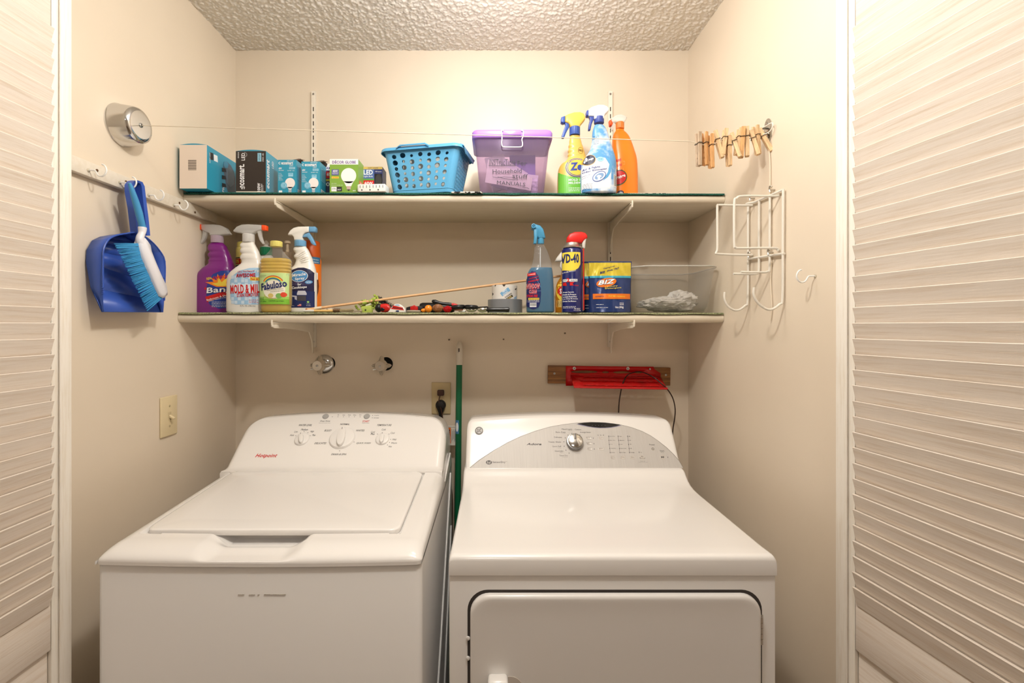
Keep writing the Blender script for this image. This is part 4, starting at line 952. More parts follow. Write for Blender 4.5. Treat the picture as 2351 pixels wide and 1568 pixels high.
# white mold & mildew
cx = 781; by = 1078; WHT = mat((236, 232, 224), .3, coat=.25)
rows = raw(by, cx, SC3, [(1078, 600, 965), (1072, 584, 980), (1055, 578, 985), (900, 578, 985), (720, 584, 982), (680, 594, 976), (645, 622, 970), (600, 672, 964), (575, 704, 958), (552, 730, 952), (535, 736, 948), (515, 734, 942), (495, 722, 936), (470, 724, 928), (448, 736, 920), (428, 722, 912), (405, 720, 902), (385, 728, 892), (362, 718, 880), (340, 722, 868), (320, 742, 862)])
r, k, sf, _ = bottle('spray_bottle', 'white spray bottle with MOLD & MILDEW label, clear trigger head turned right', 'spray bottle', 400+cx/SC3, ZB, 1.515, rows, WHT, bmax=22)
sprayer(r, k, cx, by, SC3, [(652, 195), (690, 155), (740, 134), (820, 130), (955, 138), (955, 190), (920, 200), (880, 215), (862, 232), (750, 232), (740, 225), (655, 210)], [(905, 200), (945, 195), (945, 250), (970, 335), (962, 342), (930, 300), (912, 250)],
        [(955, 136), (1006, 142), (1004, 198), (955, 195)], (745, 232, 862, 320), TR, TR, ORN, mat((236, 234, 230), .3, alpha=.75), stem=[(750, 190), (858, 190), (858, 245), (750, 245)])
D = Deco(sf); l = L(cx, by, SC3); BLU = mat((160, 198, 228), .4)
lab_ = pxy(cx, by, SC3, [(700, 680), (760, 640), (860, 610), (960, 600), (968, 620), (968, 980), (940, 996), (720, 996), (680, 985), (660, 930), (652, 820), (656, 740)])
D.poly(BLU, lab_)
for i in range(8):
    for j in range(8):
        x0, y0 = 670+i*37, 690+j*38
        if (i*3+j*5) % 7 < 4: D.rect(mat((206, 224, 240), .4), *l(x0, y0, x0+32, y0+33), .0006)
D.rect(mat((222, 232, 242), .4), *l(664, 780, 968, 870), .0008)
for e_, mm, bo in ((.0011, NAVY, .07), (.0015, RED, .02)): D.text(mm, 'AWESOME', *l(728, 662, 922, 712), .04, bo, 0, e_)
D.text(RED, "LA's TOTALLY", *l(745, 632, 915, 660), .06, .02, .1, .0011); D.rect(YEL, *l(872, 706, 962, 742), .0009); D.text(RED, 'Fast &', *l(880, 712, 945, 738), 0, .03, e=.0012)
D.text(RED, 'MOLD & MILDEW', *l(662, 772, 1080, 884), .04, .05, 0, .0013); sf.clip = (-44, 43)
D.text(RED, 'STAIN REMOVER', *l(735, 870, 950, 920), .06, .03, 0, .0013); fine(D, RED, (860-cx)/SC3, 36, (by-945)/SC3, 3, 3, .9, 4)
D.text(GREY, '32 FL. OZ. (946 mL)', *l(768, 1002, 922, 1022), 0, .01, e=.001)
D.build(r)
# yellow can behind
def can(name, label, pxc, z, Y, h, rad, m, top, cat='can', shoulder=6):
    k = Y/F; r = thing(name, label, cat, ((pxc-VX)*k, Y, z))
    MB().lathe([(rad*.94*k, 0), (rad*k, 1.5*k), (rad*k, (h-shoulder)*k), (rad*.93*k, (h-shoulder*.4)*k), (rad*.85*k, h*k)], 32).build('body', m, r)
    class CS:
        curved = 3; clip = (-rad*.99, rad*.99)
        def at(s, u, v, e): return (u*k, -math.sqrt(max(.0001, rad*rad-u*u))*k-e, v*k)
    return r, k, CS()
r, k, sf = can('aerosol_can', 'yellow can with red band standing behind the white mildew spray', 563, ZB, 1.66, 152, 19, mat((226, 208, 118), .4), 0)
ring_part(r, k, 'cap', 0, 150, 163, 17, mat((222, 206, 110), .4))
D = Deco(sf); D.rect(RED, -19, 112, 19, 124); D.text(YEL, '10% FREE', -16, 114, 16, 122, 0, .05); D.ell(INK, -5, 106, 10, 4, .0005); D.rect(INK, -19, 125, 19, 127); D.build(r)
# dish soap with green cap
r, k, sf, _ = bottle('dish_soap_bottle', 'white bottle with green cap and cone spout behind the yellow cleaner', 'bottle', 611, ZB, 1.655, [(0, -24, 24), (3, -26, 26), (100, -26, 26), (118, -23, 23), (130, -15, 15), (134, -12, 12)], WHT, .6)
ring_part(r, k, 'cap', 0, 134, 152, 12.5, mat((20, 128, 84), .4), 1)
MB().lathe([(11*k, 152*k), (10*k, 153.5*k), (5.5*k, 155*k), (4.5*k, 158*k), (7*k, 160*k), (2.5*k, 167*k), (1*k, 168*k)], 20).build('spout', WHT, r)
D = Deco(sf); D.poly(mat((44, 148, 90), .4), [(-25, 70), (-25, 118), (0, 121), (21, 119), (25, 100), (25, 70)]); D.text(WT, 'clean', -14, 98, 12, 110, 0, .03); D.build(r)
# pump bottle
r, k, sf, _ = bottle('pump_bottle', 'white and amber pump bottle half hidden behind the yellow cleaner', 'bottle', 660, ZB, 1.65, [(0, -22, 22), (3, -24, 24), (100, -24, 24), (112, -22, 22), (122, -13, 13), (125, -11, 11)], mat((226, 214, 190), .3), .75)
ring_part(r, k, 'collar', 0, 125, 140, 10.5, mat((215, 200, 176), .35), 1)
MB().lathe([(4*k, 140*k), (4*k, 146*k), (3*k, 147*k), (3*k, 160*k), (7*k, 161*k), (7*k, 165*k), (5*k, 167*k)], 16).build('pump', mat((210, 190, 160), .3), r)
D = Deco(sf); D.rect(mat((222, 160, 70), .4), -23, 40, 23, 98)
for a, b_ in ((12, 88), (16, 80), (8, 76), (18, 92)): D.ell(mat((20, 82, 50), .5), a, b_, 5, 2.4, .0007, rot=a)
D.build(r)
# fabuloso-type yellow cleaner
cx = 1102; by = 1080; LIQ = mat((250, 212, 72), .08, alpha=.55, kind='liquid')
rows = raw(by, cx, SC3, [(1080, 975, 1230), (1074, 962, 1244), (1050, 950, 1254), (1010, 950, 1254), (995, 944, 1260), (670, 944, 1260), (655, 950, 1254), (640, 945, 1259), (622, 952, 1252), (604, 945, 1259), (586, 952, 1252), (568, 946, 1258), (552, 952, 1252), (536, 946, 1258), (515, 952, 1252), (500, 966, 1242), (460, 1004, 1204), (430, 1028, 1176), (410, 1040, 1164), (400, 1046, 1158), (392, 1040, 1164), (385, 1048, 1156), (370, 1050, 1154)])
r, k, sf, _ = bottle('cleaner_bottle', 'clear bottle of yellow cleaner with pale yellow cap and green label', 'bottle', 400+cx/SC3, ZB, 1.50, rows, CLEAR, .68, 24, 3, inner=(LIQ, (by-505)/SC3))
ring_part(r, k, 'cap', (1103-cx)/SC3, (by-372)/SC3, (by-314)/SC3, 59/SC3, mat((228, 216, 120), .4), 1)
D = Deco(sf); l = L(cx, by, SC3); sf.clip = (-33.3, 33.3)
D.rect(mat((196, 222, 150), .4), *l(944, 664, 1260, 996)); D.rect(mat((126, 188, 58), .4), *l(944, 940, 1260, 996), .0006); D.rect(mat((160, 206, 96), .4), *l(944, 915, 1260, 941), .0006)
for i, c_ in enumerate(((206, 60, 40), (236, 150, 40), (240, 220, 70), (60, 150, 110), (50, 90, 170))):
    D.ring(mat(c_, .4), (1118-cx)/SC3, (by-785)/SC3, (112-i*7)/SC3, (92-i*7)/SC3, 7.5/SC3, .0008+.0001*i, t0=25, t1=160)
D.ell(mat((238, 232, 214), .4), (1125-cx)/SC3, (by-840)/SC3, 112/SC3, 100/SC3, .0007)
D.text(mat((24, 38, 96), .4), 'Fabuloso', *l(985, 732, 1250, 856), .18, .05, .15, .0018)
D.text(NAVY, 'ORIGINAL', *l(1082, 808, 1195, 838), .14, .02, 0, .0016); D.text(INK, 'Multi-Purpose Cleaner', *l(1055, 828, 1225, 856), .12, 0, 0, .0016); D.text(INK, 'Limon & Orange scent', *l(1090, 846, 1225, 872), .12, 0, 0, .0016)
D.text(INK, 'Long lasting', *l(972, 688, 1044, 698), 0, 0, e=.001); D.text(INK, 'fragrance', *l(972, 702, 1028, 712), 0, 0, e=.001)
D.ell(mat((120, 176, 90), .4), (1180-cx)/SC3, (by-908)/SC3, 7, 6, .0012); D.ell(mat((214, 70, 40), .4), (1222-cx)/SC3, (by-895)/SC3, 6, 5.6, .0014); D.ell(mat((214, 190, 110), .4), (1095-cx)/SC3, (by-905)/SC3, 6, 5, .0012); D.ring(mat((196, 168, 90), .4), (1110-cx)/SC3, (by-900)/SC3, 18, 8, 1.2, .0011, t0=170, t1=370)
D.text(mat((20, 90, 40), .4), '16.9 FL OZ', *l(960, 925, 1020, 948), 0, .02, e=.001); D.text(mat((20, 90, 40), .4), '(1.05 PT) 500 mL', *l(960, 958, 1048, 978), 0, .02, e=.001); D.text(INK, 'CAUTION: eye irritant', *l(1072, 955, 1225, 972), 0, .01, e=.001)
D.build(r)
# cooktop spray
cx = 1390; by = 1076
rows = raw(by, cx, SC3, [(1076, 1270, 1512), (1070, 1256, 1526), (1050, 1248, 1533), (900, 1247, 1534), (680, 1248, 1532), (640, 1250, 1528), (610, 1258, 1522), (590, 1278, 1518), (570, 1298, 1512), (545, 1310, 1504), (520, 1318, 1496), (500, 1316, 1490), (482, 1300, 1484), (462, 1298, 1476), (445, 1312, 1468), (425, 1308, 1460), (405, 1294, 1450), (385, 1292, 1438), (370, 1304, 1426), (358, 1312, 1420)])
r, k, sf, _ = bottle('spray_bottle', 'white spray bottle with dark blue cooktop label and light blue trigger', 'spray bottle', 400+cx/SC3, ZB, 1.54, rows, WHT)
LB = mat((112, 166, 206), .35)
sprayer(r, k, cx, by, SC3, [(1240, 232), (1262, 195), (1300, 165), (1350, 152), (1466, 150), (1464, 208), (1430, 215), (1405, 235), (1390, 262), (1400, 298), (1308, 298), (1300, 262), (1285, 245), (1243, 245)],
        [(1392, 262), (1410, 232), (1462, 212), (1486, 250), (1520, 318), (1530, 346), (1520, 352), (1490, 335), (1465, 290), (1440, 262)], [(1464, 150), (1528, 150), (1538, 165), (1538, 202), (1528, 210), (1464, 206)], (1304, 298, 1421, 362), WHT, LB, LB, LB, 16)
D = Deco(sf); l = L(cx, by, SC3); sf.clip = (-30, 30)
D.poly(mat((28, 28, 66), .35), pxy(cx, by, SC3, [(1250, 1024), (1250, 690), (1272, 650), (1310, 620), (1370, 600), (1430, 598), (1490, 615), (1526, 650), (1528, 1024)]))
for i in range(14):
    a = math.pi*(.05+.9*i/13); D.line(mat((120, 110, 160), .4), [((1390-cx)/SC3+6*math.cos(a), (by-790)/SC3+6*math.sin(a)), ((1390-cx)/SC3+24*math.cos(a), (by-790)/SC3+26*math.sin(a))], .5, .0007, 'label')
D.rect(mat((26, 40, 92), .4), *l(1250, 850, 1530, 1022), .0006)
D.ell(WT, (1385-cx)/SC3, (by-690)/SC3, 19.4, 13.4, .0009, rot=.08); D.ell(mat((74, 140, 196), .4), (1385-cx)/SC3, (by-690)/SC3, 18.4, 12.4, .0012, rot=.08)
D.text(WT, 'Miracle', *l(1312, 648, 1456, 700), .14, .05, .05, .0017); D.text(WT, 'Spray', *l(1342, 695, 1446, 742), .12, .05, .05, .0017)
D.ell(mat((90, 150, 200), .4), (1482-cx)/SC3, (by-752)/SC3, 7.5, 4, .0011, rot=.1); D.text(WT, 'Great Scent', *l(1460, 738, 1504, 764), .1, 0, e=.0015); D.text(WT, 'for', *l(1370, 762, 1412, 790), .05, .05, .1, .0015); D.text(WT, 'Cooktops', *l(1306, 788, 1466, 836), .08, .05, .1, .0015)
D.poly(mat((196, 196, 206), .4), pxy(cx, by, SC3, [(1375, 845), (1450, 845), (1465, 872), (1464, 890), (1364, 890), (1364, 872)]), .0011); D.rect(mat((70, 66, 74), .4), *l(1368, 898, 1458, 952), .0011)
D.poly(mat((180, 180, 196), .4), pxy(cx, by, SC3, [(1265, 885), (1362, 900), (1364, 945), (1340, 935), (1338, 912), (1290, 906), (1292, 940), (1268, 925)]), .0011)
D.rect(RED, *l(1370, 985, 1410, 1008), .001); D.rect(WT, *l(1370, 990, 1410, 993), .0013); D.rect(WT, *l(1370, 998, 1410, 1001), .0013); D.rect(NAVY, *l(1370, 985, 1386, 996), .0014); D.ell(mat((150, 200, 110), .4), (1478-cx)/SC3, (by-964)/SC3, 2.4, 2.4, .0011)
D.text(WT, 'Ready', *l(1464, 982, 1500, 990), 0, 0, e=.001); D.text(WT, 'to use', *l(1460, 998, 1500, 1006), 0, 0, e=.001); D.text(WT, 'FL. OZ. (473 mL)', *l(1275, 1000, 1334, 1010), 0, 0, e=.001)
D.build(r)
m = MB()
for i in range(6):
    a = sf.at((1350+i*8-cx)/SC3, (by-470-i*15)/SC3, .0003); b_ = sf.at((1440+i*7-cx)/SC3, (by-405-i*24)/SC3, .0003)
    m.tube([a, ((a[0]+b_[0])/2, min(a[1], b_[1])-.0022, (a[2]+b_[2])/2), b_], .0009, 6)
m.build('grip_ridges', WHT, r)
# orange aerosol behind
OR = mat((236, 120, 24), .35)
r, k, sf = can('aerosol_can', 'tall orange and brown polish can behind the cooktop spray, right side', 713, ZB, 1.62, 128, 23.5, OR, 0)
m = MB().lathe([(21*k, 126*k), (21.5*k, 130*k), (20.5*k, 162*k), (19*k, 164.5*k), (3*k, 165*k)], 32); m.build('cap', mat((206, 88, 24), .4), r)
D = Deco(sf); D.rect(mat((52, 112, 150), .4), -23.4, 112, 23.4, 127); D.text(WT, 'Cleans and Shines', -10, 120, 22, 124, -.05, .01); D.text(WT, 'all wood furniture', -6, 114, 22, 118, -.05, .01)
D.ell(mat((96, 48, 22), .4), 6, 62, 16.3, 48, .0006); D.text(WT, 'Gold', -12, 76, 21, 92, 0, .04, e=.001); D.text(WT, 'Polish', -8, 64, 20, 69, 0, .0, e=.001)
for v in (54, 49, 44): D.text(WT, 'conditions', -6, v, 17, v+3, 0, 0, e=.001)
D.build(r)

# ---- right group on the lower shelf
S5 = 3.792
cx = 607; by = 904
rows = raw(by, cx, S5, [(904, 500, 715), (898, 488, 728), (880, 484, 732), (700, 484, 728), (620, 486, 724), (570, 494, 720), (535, 508, 716), (515, 522, 712), (490, 536, 706), (460, 543, 698), (440, 546, 692), (420, 553, 686), (400, 551, 680), (385, 557, 674), (368, 554, 668), (350, 558, 658), (330, 560, 648), (312, 562, 638)])
r, k, sf, _ = bottle('spray_bottle', 'clear spray bottle of blue window cleaner with blue trigger facing the camera', 'spray bottle', 1080+cx/S5, ZB, 1.525, rows, CLEAR, .62, 24, 2.8, inner=(mat((22, 120, 165), .08, alpha=.62, kind='liquid'), (by-516)/S5))
LB2 = mat((74, 148, 186), .35)
part_poly(r, k, 'spray_head', pxy(cx, by, S5, [(532, 142), (570, 140), (605, 150), (632, 180), (652, 255), (640, 262), (588, 262), (578, 240), (565, 190), (530, 182)]), 16, LB2, 3)
part_poly(r, k, 'trigger', pxy(cx, by, S5, [(548, 180), (580, 186), (582, 240), (572, 310), (546, 310), (552, 250)]), 12, LB2, 1.5, -5)
MB().lathe([(5.2*k, 12*k), (5.2*k, 15*k), (3.2*k, 15.2*k), (3.0*k, 13*k), (1.2*k, 13*k), (1.2*k, 15.5*k)], 20, 'y', ((546-cx)/S5*k, 0, (by-160)/S5*k)).build('nozzle', LB2, r)
ring_part(r, k, 'collar', (612-cx)/S5, (by-306)/S5, (by-255)/S5, 28/S5, LB2, 1)
MB().tube([(0, 0, 5*k), (.5*k, 0, 150*k)], 1.2*k, 8).build('dip_tube', mat((220, 225, 228), .3), r)
D = Deco(sf); l = L(cx, by, S5); sf.clip = (-32, 31)
D.poly(mat((22, 34, 92), .4), pxy(cx, by, S5, [(482, 700), (486, 620), (505, 575), (530, 548), (560, 552), (585, 590), (600, 650), (606, 740), (600, 820), (585, 862), (540, 880), (482, 850)]))
D.rect(RED, *l(494, 565, 562, 590), .0008, rot=.1); D.text(WT, 'Concentrated', *l(500, 570, 556, 584), .1, .02, e=.0011); D.text(RED, 'TOTALLY', *l(505, 596, 590, 618), .25, .04, .2, .0011); D.text(RED, 'AWESOME', *l(495, 618, 590, 648), .2, .05, .2, .0011)
for e_, mm, bo in ((.0011, WT, .09), (.0015, RED, .03)): D.text(mm, 'WINDOW', *l(482, 655, 598, 706), .0, bo, .1, e_); D.text(mm, 'CLEAN', *l(505, 708, 572, 745), .0, bo, .1, e_)
D.text(RED, 'STREAK FREE', *l(486, 752, 578, 774), 0, .05, .1, .0011); D.rect(YEL, *l(482, 780, 592, 796), .0007); D.text(INK, 'KEEP AWAY FROM CHILDREN', *l(484, 783, 590, 793), 0, 0, e=.001); fine(D, WT, -31, -4, (by-802)/S5, 2, 3, .9, 3)
D.rect(WT, *l(512, 822, 568, 858), .0007)
for i in range(13): D.rect(INK, *l(516+i*4, 826, 518+i*4, 850), .0011)
D.line(mat((120, 160, 210), .4), pxy(cx, by, S5, [(560, 600), (606, 690)]), .6, .0007, 'label'); D.line(mat((120, 160, 210), .4), pxy(cx, by, S5, [(575, 720), (606, 720)]), .6, .0007, 'label')
D.build(r)
# amber spray behind
r, k, sf, _ = bottle('spray_bottle', 'amber cleaner spray bottle with white trigger, mostly hidden behind the blue spray can', 'spray bottle', 1301, ZB, 1.63, [(0, -24, 24), (3, -26, 26), (40, -26, 26), (68, -23, 23), (85, -14, 14), (105, -11, 11), (112, -9, 9)], mat((222, 150, 40), .15, alpha=.42, kind='liquid'), .6)
part_poly(r, k, 'spray_head', [(-27, 119), (-24, 127), (-14, 140), (-4, 146), (16, 146), (24, 138), (10, 122), (8, 112), (-8, 112), (-10, 120)], 15, WHT, 3)
part_poly(r, k, 'trigger', [(-9, 121), (-14, 119), (-16, 108), (-12, 100), (-9, 108)], 9, WHT, 1)
D = Deco(sf); D.ell(YEL, -6, 50, 19, 25); D.ell(RED, -6, 50, 16, 14, .0007); D.text(WT, 'SPRAY', -18, 44, 10, 56, 0, .05, e=.001); D.rect(mat((230, 200, 120), .4), -24, 14, 24, 30); fine(D, INK, -23, 0, 26, 4, 3, .8, 9); D.build(r)
# blue lubricant can with red smart cap
cx = 885; by = 902
r, k, sf = can('aerosol_can', 'dark blue spray can with yellow shield and red flip cap, WD-40 lettering', 1080+cx/S5, ZB, 1.52, (by-345)/S5, 90/S5, mat((26, 32, 96), .25, coat=.3), 0)
MB().lathe([(23.2*k, 147*k), (23.6*k, 148.5*k), (18*k, 153*k), (16.5*k, 156*k), (15.5*k, 159*k), (14*k, 160*k)], 32).build('dome', mat((205, 200, 192), .3, .9), r)
part_poly(r, k, 'flip_cap', pxy(cx, by, S5, [(838, 295), (840, 250), (862, 222), (905, 206), (960, 204), (995, 214), (1012, 235), (1014, 258), (985, 278), (962, 304), (900, 298)]), 22, mat((222, 40, 36), .35), 4)
part_poly(r, k, 'cap_lever', pxy(cx, by, S5, [(968, 300), (985, 262), (1002, 240), (1008, 250), (998, 290), (994, 345), (982, 352), (970, 340)]), 12, mat((205, 200, 192), .35), 2, -3)
MB().tube([((979-cx)/S5*k, -8*k, (by-350)/S5*k), ((981-cx)/S5*k, -8*k, (by-880)/S5*k)], .0018, 8).build('straw', mat((220, 40, 30), .35), r)
MB().box((973-cx)/S5*k, (983-cx)/S5*k, -6*k, -1*k, (by-890)/S5*k, (by-660)/S5*k, r=.0008).build('straw_clip', mat((190, 180, 175), .3, alpha=.6), r)
D = Deco(sf); l = L(cx, by, S5); YL = mat((236, 214, 74), .35)
D.poly(YL, pxy(cx, by, S5, [(796, 388), (945, 388), (945, 490), (925, 525), (890, 545), (850, 548), (796, 540)]))
D.text(NAVY, 'WD-40', *l(762, 402, 930, 482), 0, .07, e=.0008); D.text(WT, 'MULTI-USE PRODUCT', *l(780, 545, 905, 566), .16, .02, e=.0008)
D.rect(WT, *l(800, 618, 916, 640), .0005); D.text(NAVY, 'SPRAYS', *l(780, 622, 826, 636), 0, .03, e=.0009); D.text(RED, '2', *l(826, 610, 850, 644), 0, .08, e=.001); D.text(NAVY, 'WAYS', *l(856, 622, 910, 636), 0, .03, e=.0009)
D.poly(RED, pxy(cx, by, S5, [(852, 645), (890, 645), (872, 660), (888, 672), (852, 674)]), .0006); D.poly(RED, pxy(cx, by, S5, [(800, 648), (822, 645), (828, 675), (800, 672)]), .0006); D.text(RED, 'STREAM', *l(892, 668, 925, 678), 0, .03, e=.0008)
for i, t_ in enumerate(('Stops Squeaks', 'Cleans & Protects', 'Loosens Rusted Parts', 'Frees Sticky Mechanisms', 'Drives Out Moisture')): D.text(WT, '  '+t_, *l(800-i % 2*8, 724+i*19, (886, 905, 910, 920, 905)[i], 737+i*19), 0, .03, e=.0008)
D.text(WT, 'NET WEIGHT', *l(890, 866, 944, 876), 0, .02, e=.0008); D.text(WT, '14.4 OZ./408g', *l(884, 880, 948, 890), 0, .02, e=.0008); fine(D, WT, -22, 6, (by-852)/S5, 2, 3, .9, 8)
D.build(r)
# detergent pouches
def pouch(label, pxc, Y, w_, h_, front, rz=0, cx=0, by=0):
    k = Y/F; r = thing('detergent_pouch', label, 'pouch', ((pxc-VX)*k, Y, ZB), rz, 'stand-up detergent pouches'); n = 26; q = 22
    def half(u, v):
        return (1-abs(u)**3)*max(0, 1-v)**.8*17*(1+.10*noise.noise((u*3, v*4, 1.2+pxc)))+1.1
    def xw(u, v): return u*(w_/2)*(1+.03*v-.02*math.sin(v*3.1))
    m = MB(); rings = []
    for j in range(q+1):
        v = j/q
        ring = [(xw(-1+2*i/n, v)*k, -(half(-1+2*i/n, v)+.9*noise.noise((i*.5, v*7, pxc)))*k, (v*h_+1)*k) for i in range(n+1)]
        ring += [(xw(1-2*i/n, v)*k, (half(1-2*i/n, v))*k, (v*h_+1)*k) for i in range(n+1)]
        rings.append(ring)
    m.loft(rings); m.build('bag', mat(front, .22, .25, coat=.4, bump=.6, bs=35), r, ang=70)
    class PS:
        curved = 3; clip = None
        def at(s, u, v, e):
            vv = max(0, min(1, (v-1)/h_)); uu = max(-1, min(1, u/(w_/2*(1+.03*vv-.02*math.sin(vv*3.1)))))
            i = (uu+1)/2*n; return (u*k, -(half(uu, vv)+.9*noise.noise((i*.5, vv*7, pxc)))*k-e-.0006, v*k)
    return r, k, PS()
YP = mat((214, 192, 60), .25, .25, coat=.4); CY = mat((70, 170, 196), .25, .2); OG = mat((230, 120, 34), .3, .1)
def pouch_art(r, sf, cx, by, full):
    D = Deco(sf); l = L(cx, by, S5); sf.clip = (-49, 49)
    D.rect(YP, *l(1028, 470, 1395, 588)); D.rect(CY, *l(1036, 586, 1393, 604), .0006); D.rect(OG, *l(1060, 742, 1386, 788), .0006)
    for e_, mm, bo in ((.0012, OG, 0), ): D.ell(mm, (1175-cx)/S5, (by-645)/S5, 23, 10, e_, rot=.2)
    D.poly(CY, pxy(cx, by, S5, [(1140, 620), (1185, 584), (1215, 588), (1250, 605), (1200, 604)]), .0009)
    D.text(NAVY, 'BIZ', *l(1098, 608, 1256, 672), .12, .13, .35, .0015); D.text(WT, 'BIZ', *l(1100, 612, 1254, 668), .12, .06, .35, .002)
    D.text(YL, 'Laundry', *l(1160, 668, 1272, 692), .12, .03, .1, .0013); D.text(YL, 'Detergent', *l(1160, 684, 1302, 706), .06, .03, .1, .0013)
    D.text(NAVY, 'Cleaning it out', *l(1152, 496, 1254, 530), .25, .02, .2, .0012); D.text(NAVY, 'BIZ', *l(1120, 542, 1170, 570), .2, .08, .3, .0014); D.text(NAVY, 'since 1967', *l(1180, 512, 1292, 548), .22, .03, .2, .0012)
    D.text(NAVY, 'POWERFUL', *l(1080, 758, 1150, 774), .05, .01, e=.001); D.text(YL, 'ENZYME CLEANING', *l(1190, 756, 1335, 772), -.03, .01, e=.001)
    D.text(WT, '16oz (454g)', *l(1244, 850, 1318, 872), 0, .03, e=.001); fine(D, WT, (1085-cx)/S5, (1185-cx)/S5, (by-862)/S5, 1, 3, .8, 2); fine(D, WT, (1085-cx)/S5, (1150-cx)/S5, (by-836)/S5, 1, 3, .8, 2); fine(D, WT, (1284-cx)/S5, (1320-cx)/S5, (by-822)/S5, 3, 2.2, .8, 2)
    D.build(r)
cx = 1214; by = 904
r, k, sf = pouch('shiny blue detergent pouch with yellow top standing in front', 1080+cx/S5, 1.525, 97, (by-462)/S5, (36, 58, 112)); pouch_art(r, sf, cx, by, 1)
r, k, sf = pouch('second blue and yellow detergent pouch, mostly hidden behind the first', 1080+1120/S5, 1.60, 90, (by-470)/S5*1.03, (34, 54, 100)); pouch_art(r, sf, cx, by, 0)
# clear bin with tied bag
xl, xr, Yf, Yb = (1462-VX)*1.50/F, .742, 1.503, 1.765; r = thing('clear_bin', 'clear plastic bin with rounded rim at right end of lower shelf', 'bin', ((xl+xr)/2, (Yf+Yb)/2, ZB)); aa, bb = (xr-xl)/2, (Yb-Yf)/2; hb = .152
m = MB(); rg = lambda g_, z: [(x, y, z) for x, y in rrect(aa-g_, bb-g_, .055, 8)]
m.loft([rg(.030, .0005), rg(.024, .004), rg(.018, .02), rg(.004, hb-.006), rg(0, hb-.004), rg(-.002, hb), rg(.0015, hb), rg(.006, hb-.006), rg(.021, .02), rg(.028, .006)]); m.build('tub', mat((236, 234, 230), .18, alpha=.07), r, ang=60)
MB().tube([Vector((x, y, hb)) for x, y in rrect(aa, bb, .055, 8)]+[Vector((aa-.055+.055, bb-.055, hb))], .0022, 6).build('rim', mat((236, 234, 228), .2, alpha=.55), r)
r = thing('plastic_bag', 'white translucent plastic bag with knotted top inside the clear bin', 'bag', ((xl+xr)/2+.005, 1.62, ZB+.006)); o_ = Vector(r.location)
b = bmesh.new(); bmesh.ops.create_icosphere(b, subdivisions=5, radius=1)
for v in b.verts:
    p = v.co.copy(); f = 1+.30*abs(noise.noise(p*2.2))+.22*abs(noise.noise(p*5))+.08*noise.noise(p*11)
    v.co = Vector((p.x*.085*f, p.y*.07*f, max(-.0, .026+p.z*.030*f*(1.35 if p.x > .2 else .75)+.012*max(0, p.x))))
MB().bm(b).build('bag_body', mat((246, 244, 242), .35, alpha=.85), r, ang=25)
m = MB()
kc = Vector((P(1543, 700, 1.60)-o_)); kc.z = .030
b = bmesh.new(); bmesh.ops.create_icosphere(b, subdivisions=3, radius=.013)
for v in b.verts: v.co = v.co*(1+.35*noise.noise(v.co*120))+kc+Vector((0, -.02, -.008))
m.bm(b)
for i in range(16):
    a = -1.2+2.4*i/15; d = Vector((math.sin(a)*.9, random.uniform(-.5, .1), math.cos(a)*.8+.2)); s0 = kc+Vector((0, -.02, -.003)); e1 = s0+d*random.uniform(.022, .034); sd = Vector((.005, .002, -.002))
    m.add([s0, s0+sd*.4, e1+sd, e1-sd*.6], [(0, 1, 2, 3)])
m.build('knot', mat((238, 236, 236), .35, alpha=.75), r)
# ---------------------------------------------------------------- loose things on the lower shelf
def TP(px, py, Y): return P(px, py, Y)
# wooden stick: rests on the mat and on the tape rolls
a = P(702, 711, 1.50); b_ = P(1292, 633, 1.70); r = thing('wooden_dowel', 'long thin wooden dowel lying slanted across the lower shelf', 'stick', tuple(a)); d = b_-a
MB().tube([Vector((0, 0, 0)), d*.5, d], .0042, 14).build('rod', mat((226, 180, 132), .5), r)
MB().tube([Vector((-.0005, 0, -.0001)), d*.006], .0044, 14).build('rod_end', mat((170, 105, 60), .6), r)
MB().tube([d*.03, d*.055], .0046, 14).build('paint_mark', mat((226, 212, 190), .6), r)
def P2(px, py, Y=1.51): return P(px, py, Y)
def lay(name, label, cat, px, py, Y, rz=0, group=None):
    q = P(px, py, Y); return thing(name, label, cat, (q.x, q.y, ZB), rz, group)
k = 1.51/F
r = lay('paint_brush', 'paint brush lying flat with yellow handle and ribbed brown ferrule', 'paint brush', 738, 718, 1.50)
m = MB(); m.loft([[(x*k, y*k, (3.6+z)*k) for y, z in sse(w_, h_, 2.3, 14)] for x, w_, h_ in ((-40, 2.6, 2.2), (-38, 3.4, 2.8), (-15, 3.5, 2.8), (20, 4.2, 3), (30, 5, 3.4))]); m.build('handle', mat((232, 190, 120), .4), r)
m = MB(); m.loft([[(x*k, y*k, (3.6+z)*k) for y, z in sse(w_, h_, 2.3, 14)] for x, w_, h_ in ((-40.5, 2.7, 2.3), (-38.5, 3.6, 2.9), (-16, 3.7, 2.9))]); m.build('handle_end', mat((236, 230, 222), .4), r, label='white painted handle end')
m = MB()
for i in range(9):
    h0 = 28+i*1.7; m.loft([[(x*k, y*k, (4.6+z)*k) for y, z in sse(w_, h_, 3, 16)] for x, w_, h_ in ((h0, 6.2, 4), (h0+.8, 6.6, 4.4), (h0+1.6, 6.2, 4))])
m.build('ferrule', mat((118, 90, 62), .5, .4), r)
m = MB()
for i in range(160):
    a0 = Vector((42, random.uniform(-5, 5), 4.5+random.uniform(-3, 3))); a1 = a0+Vector((random.uniform(24, 32), random.uniform(-5, 5), random.uniform(-2.5, 1.5)*1)); a1.z = max(.6, a1.z); m.tube([a0*k, a1*k], .45*k, 3)
m.build('bristles', mat((206, 190, 156), .8), r, kind='stuff')
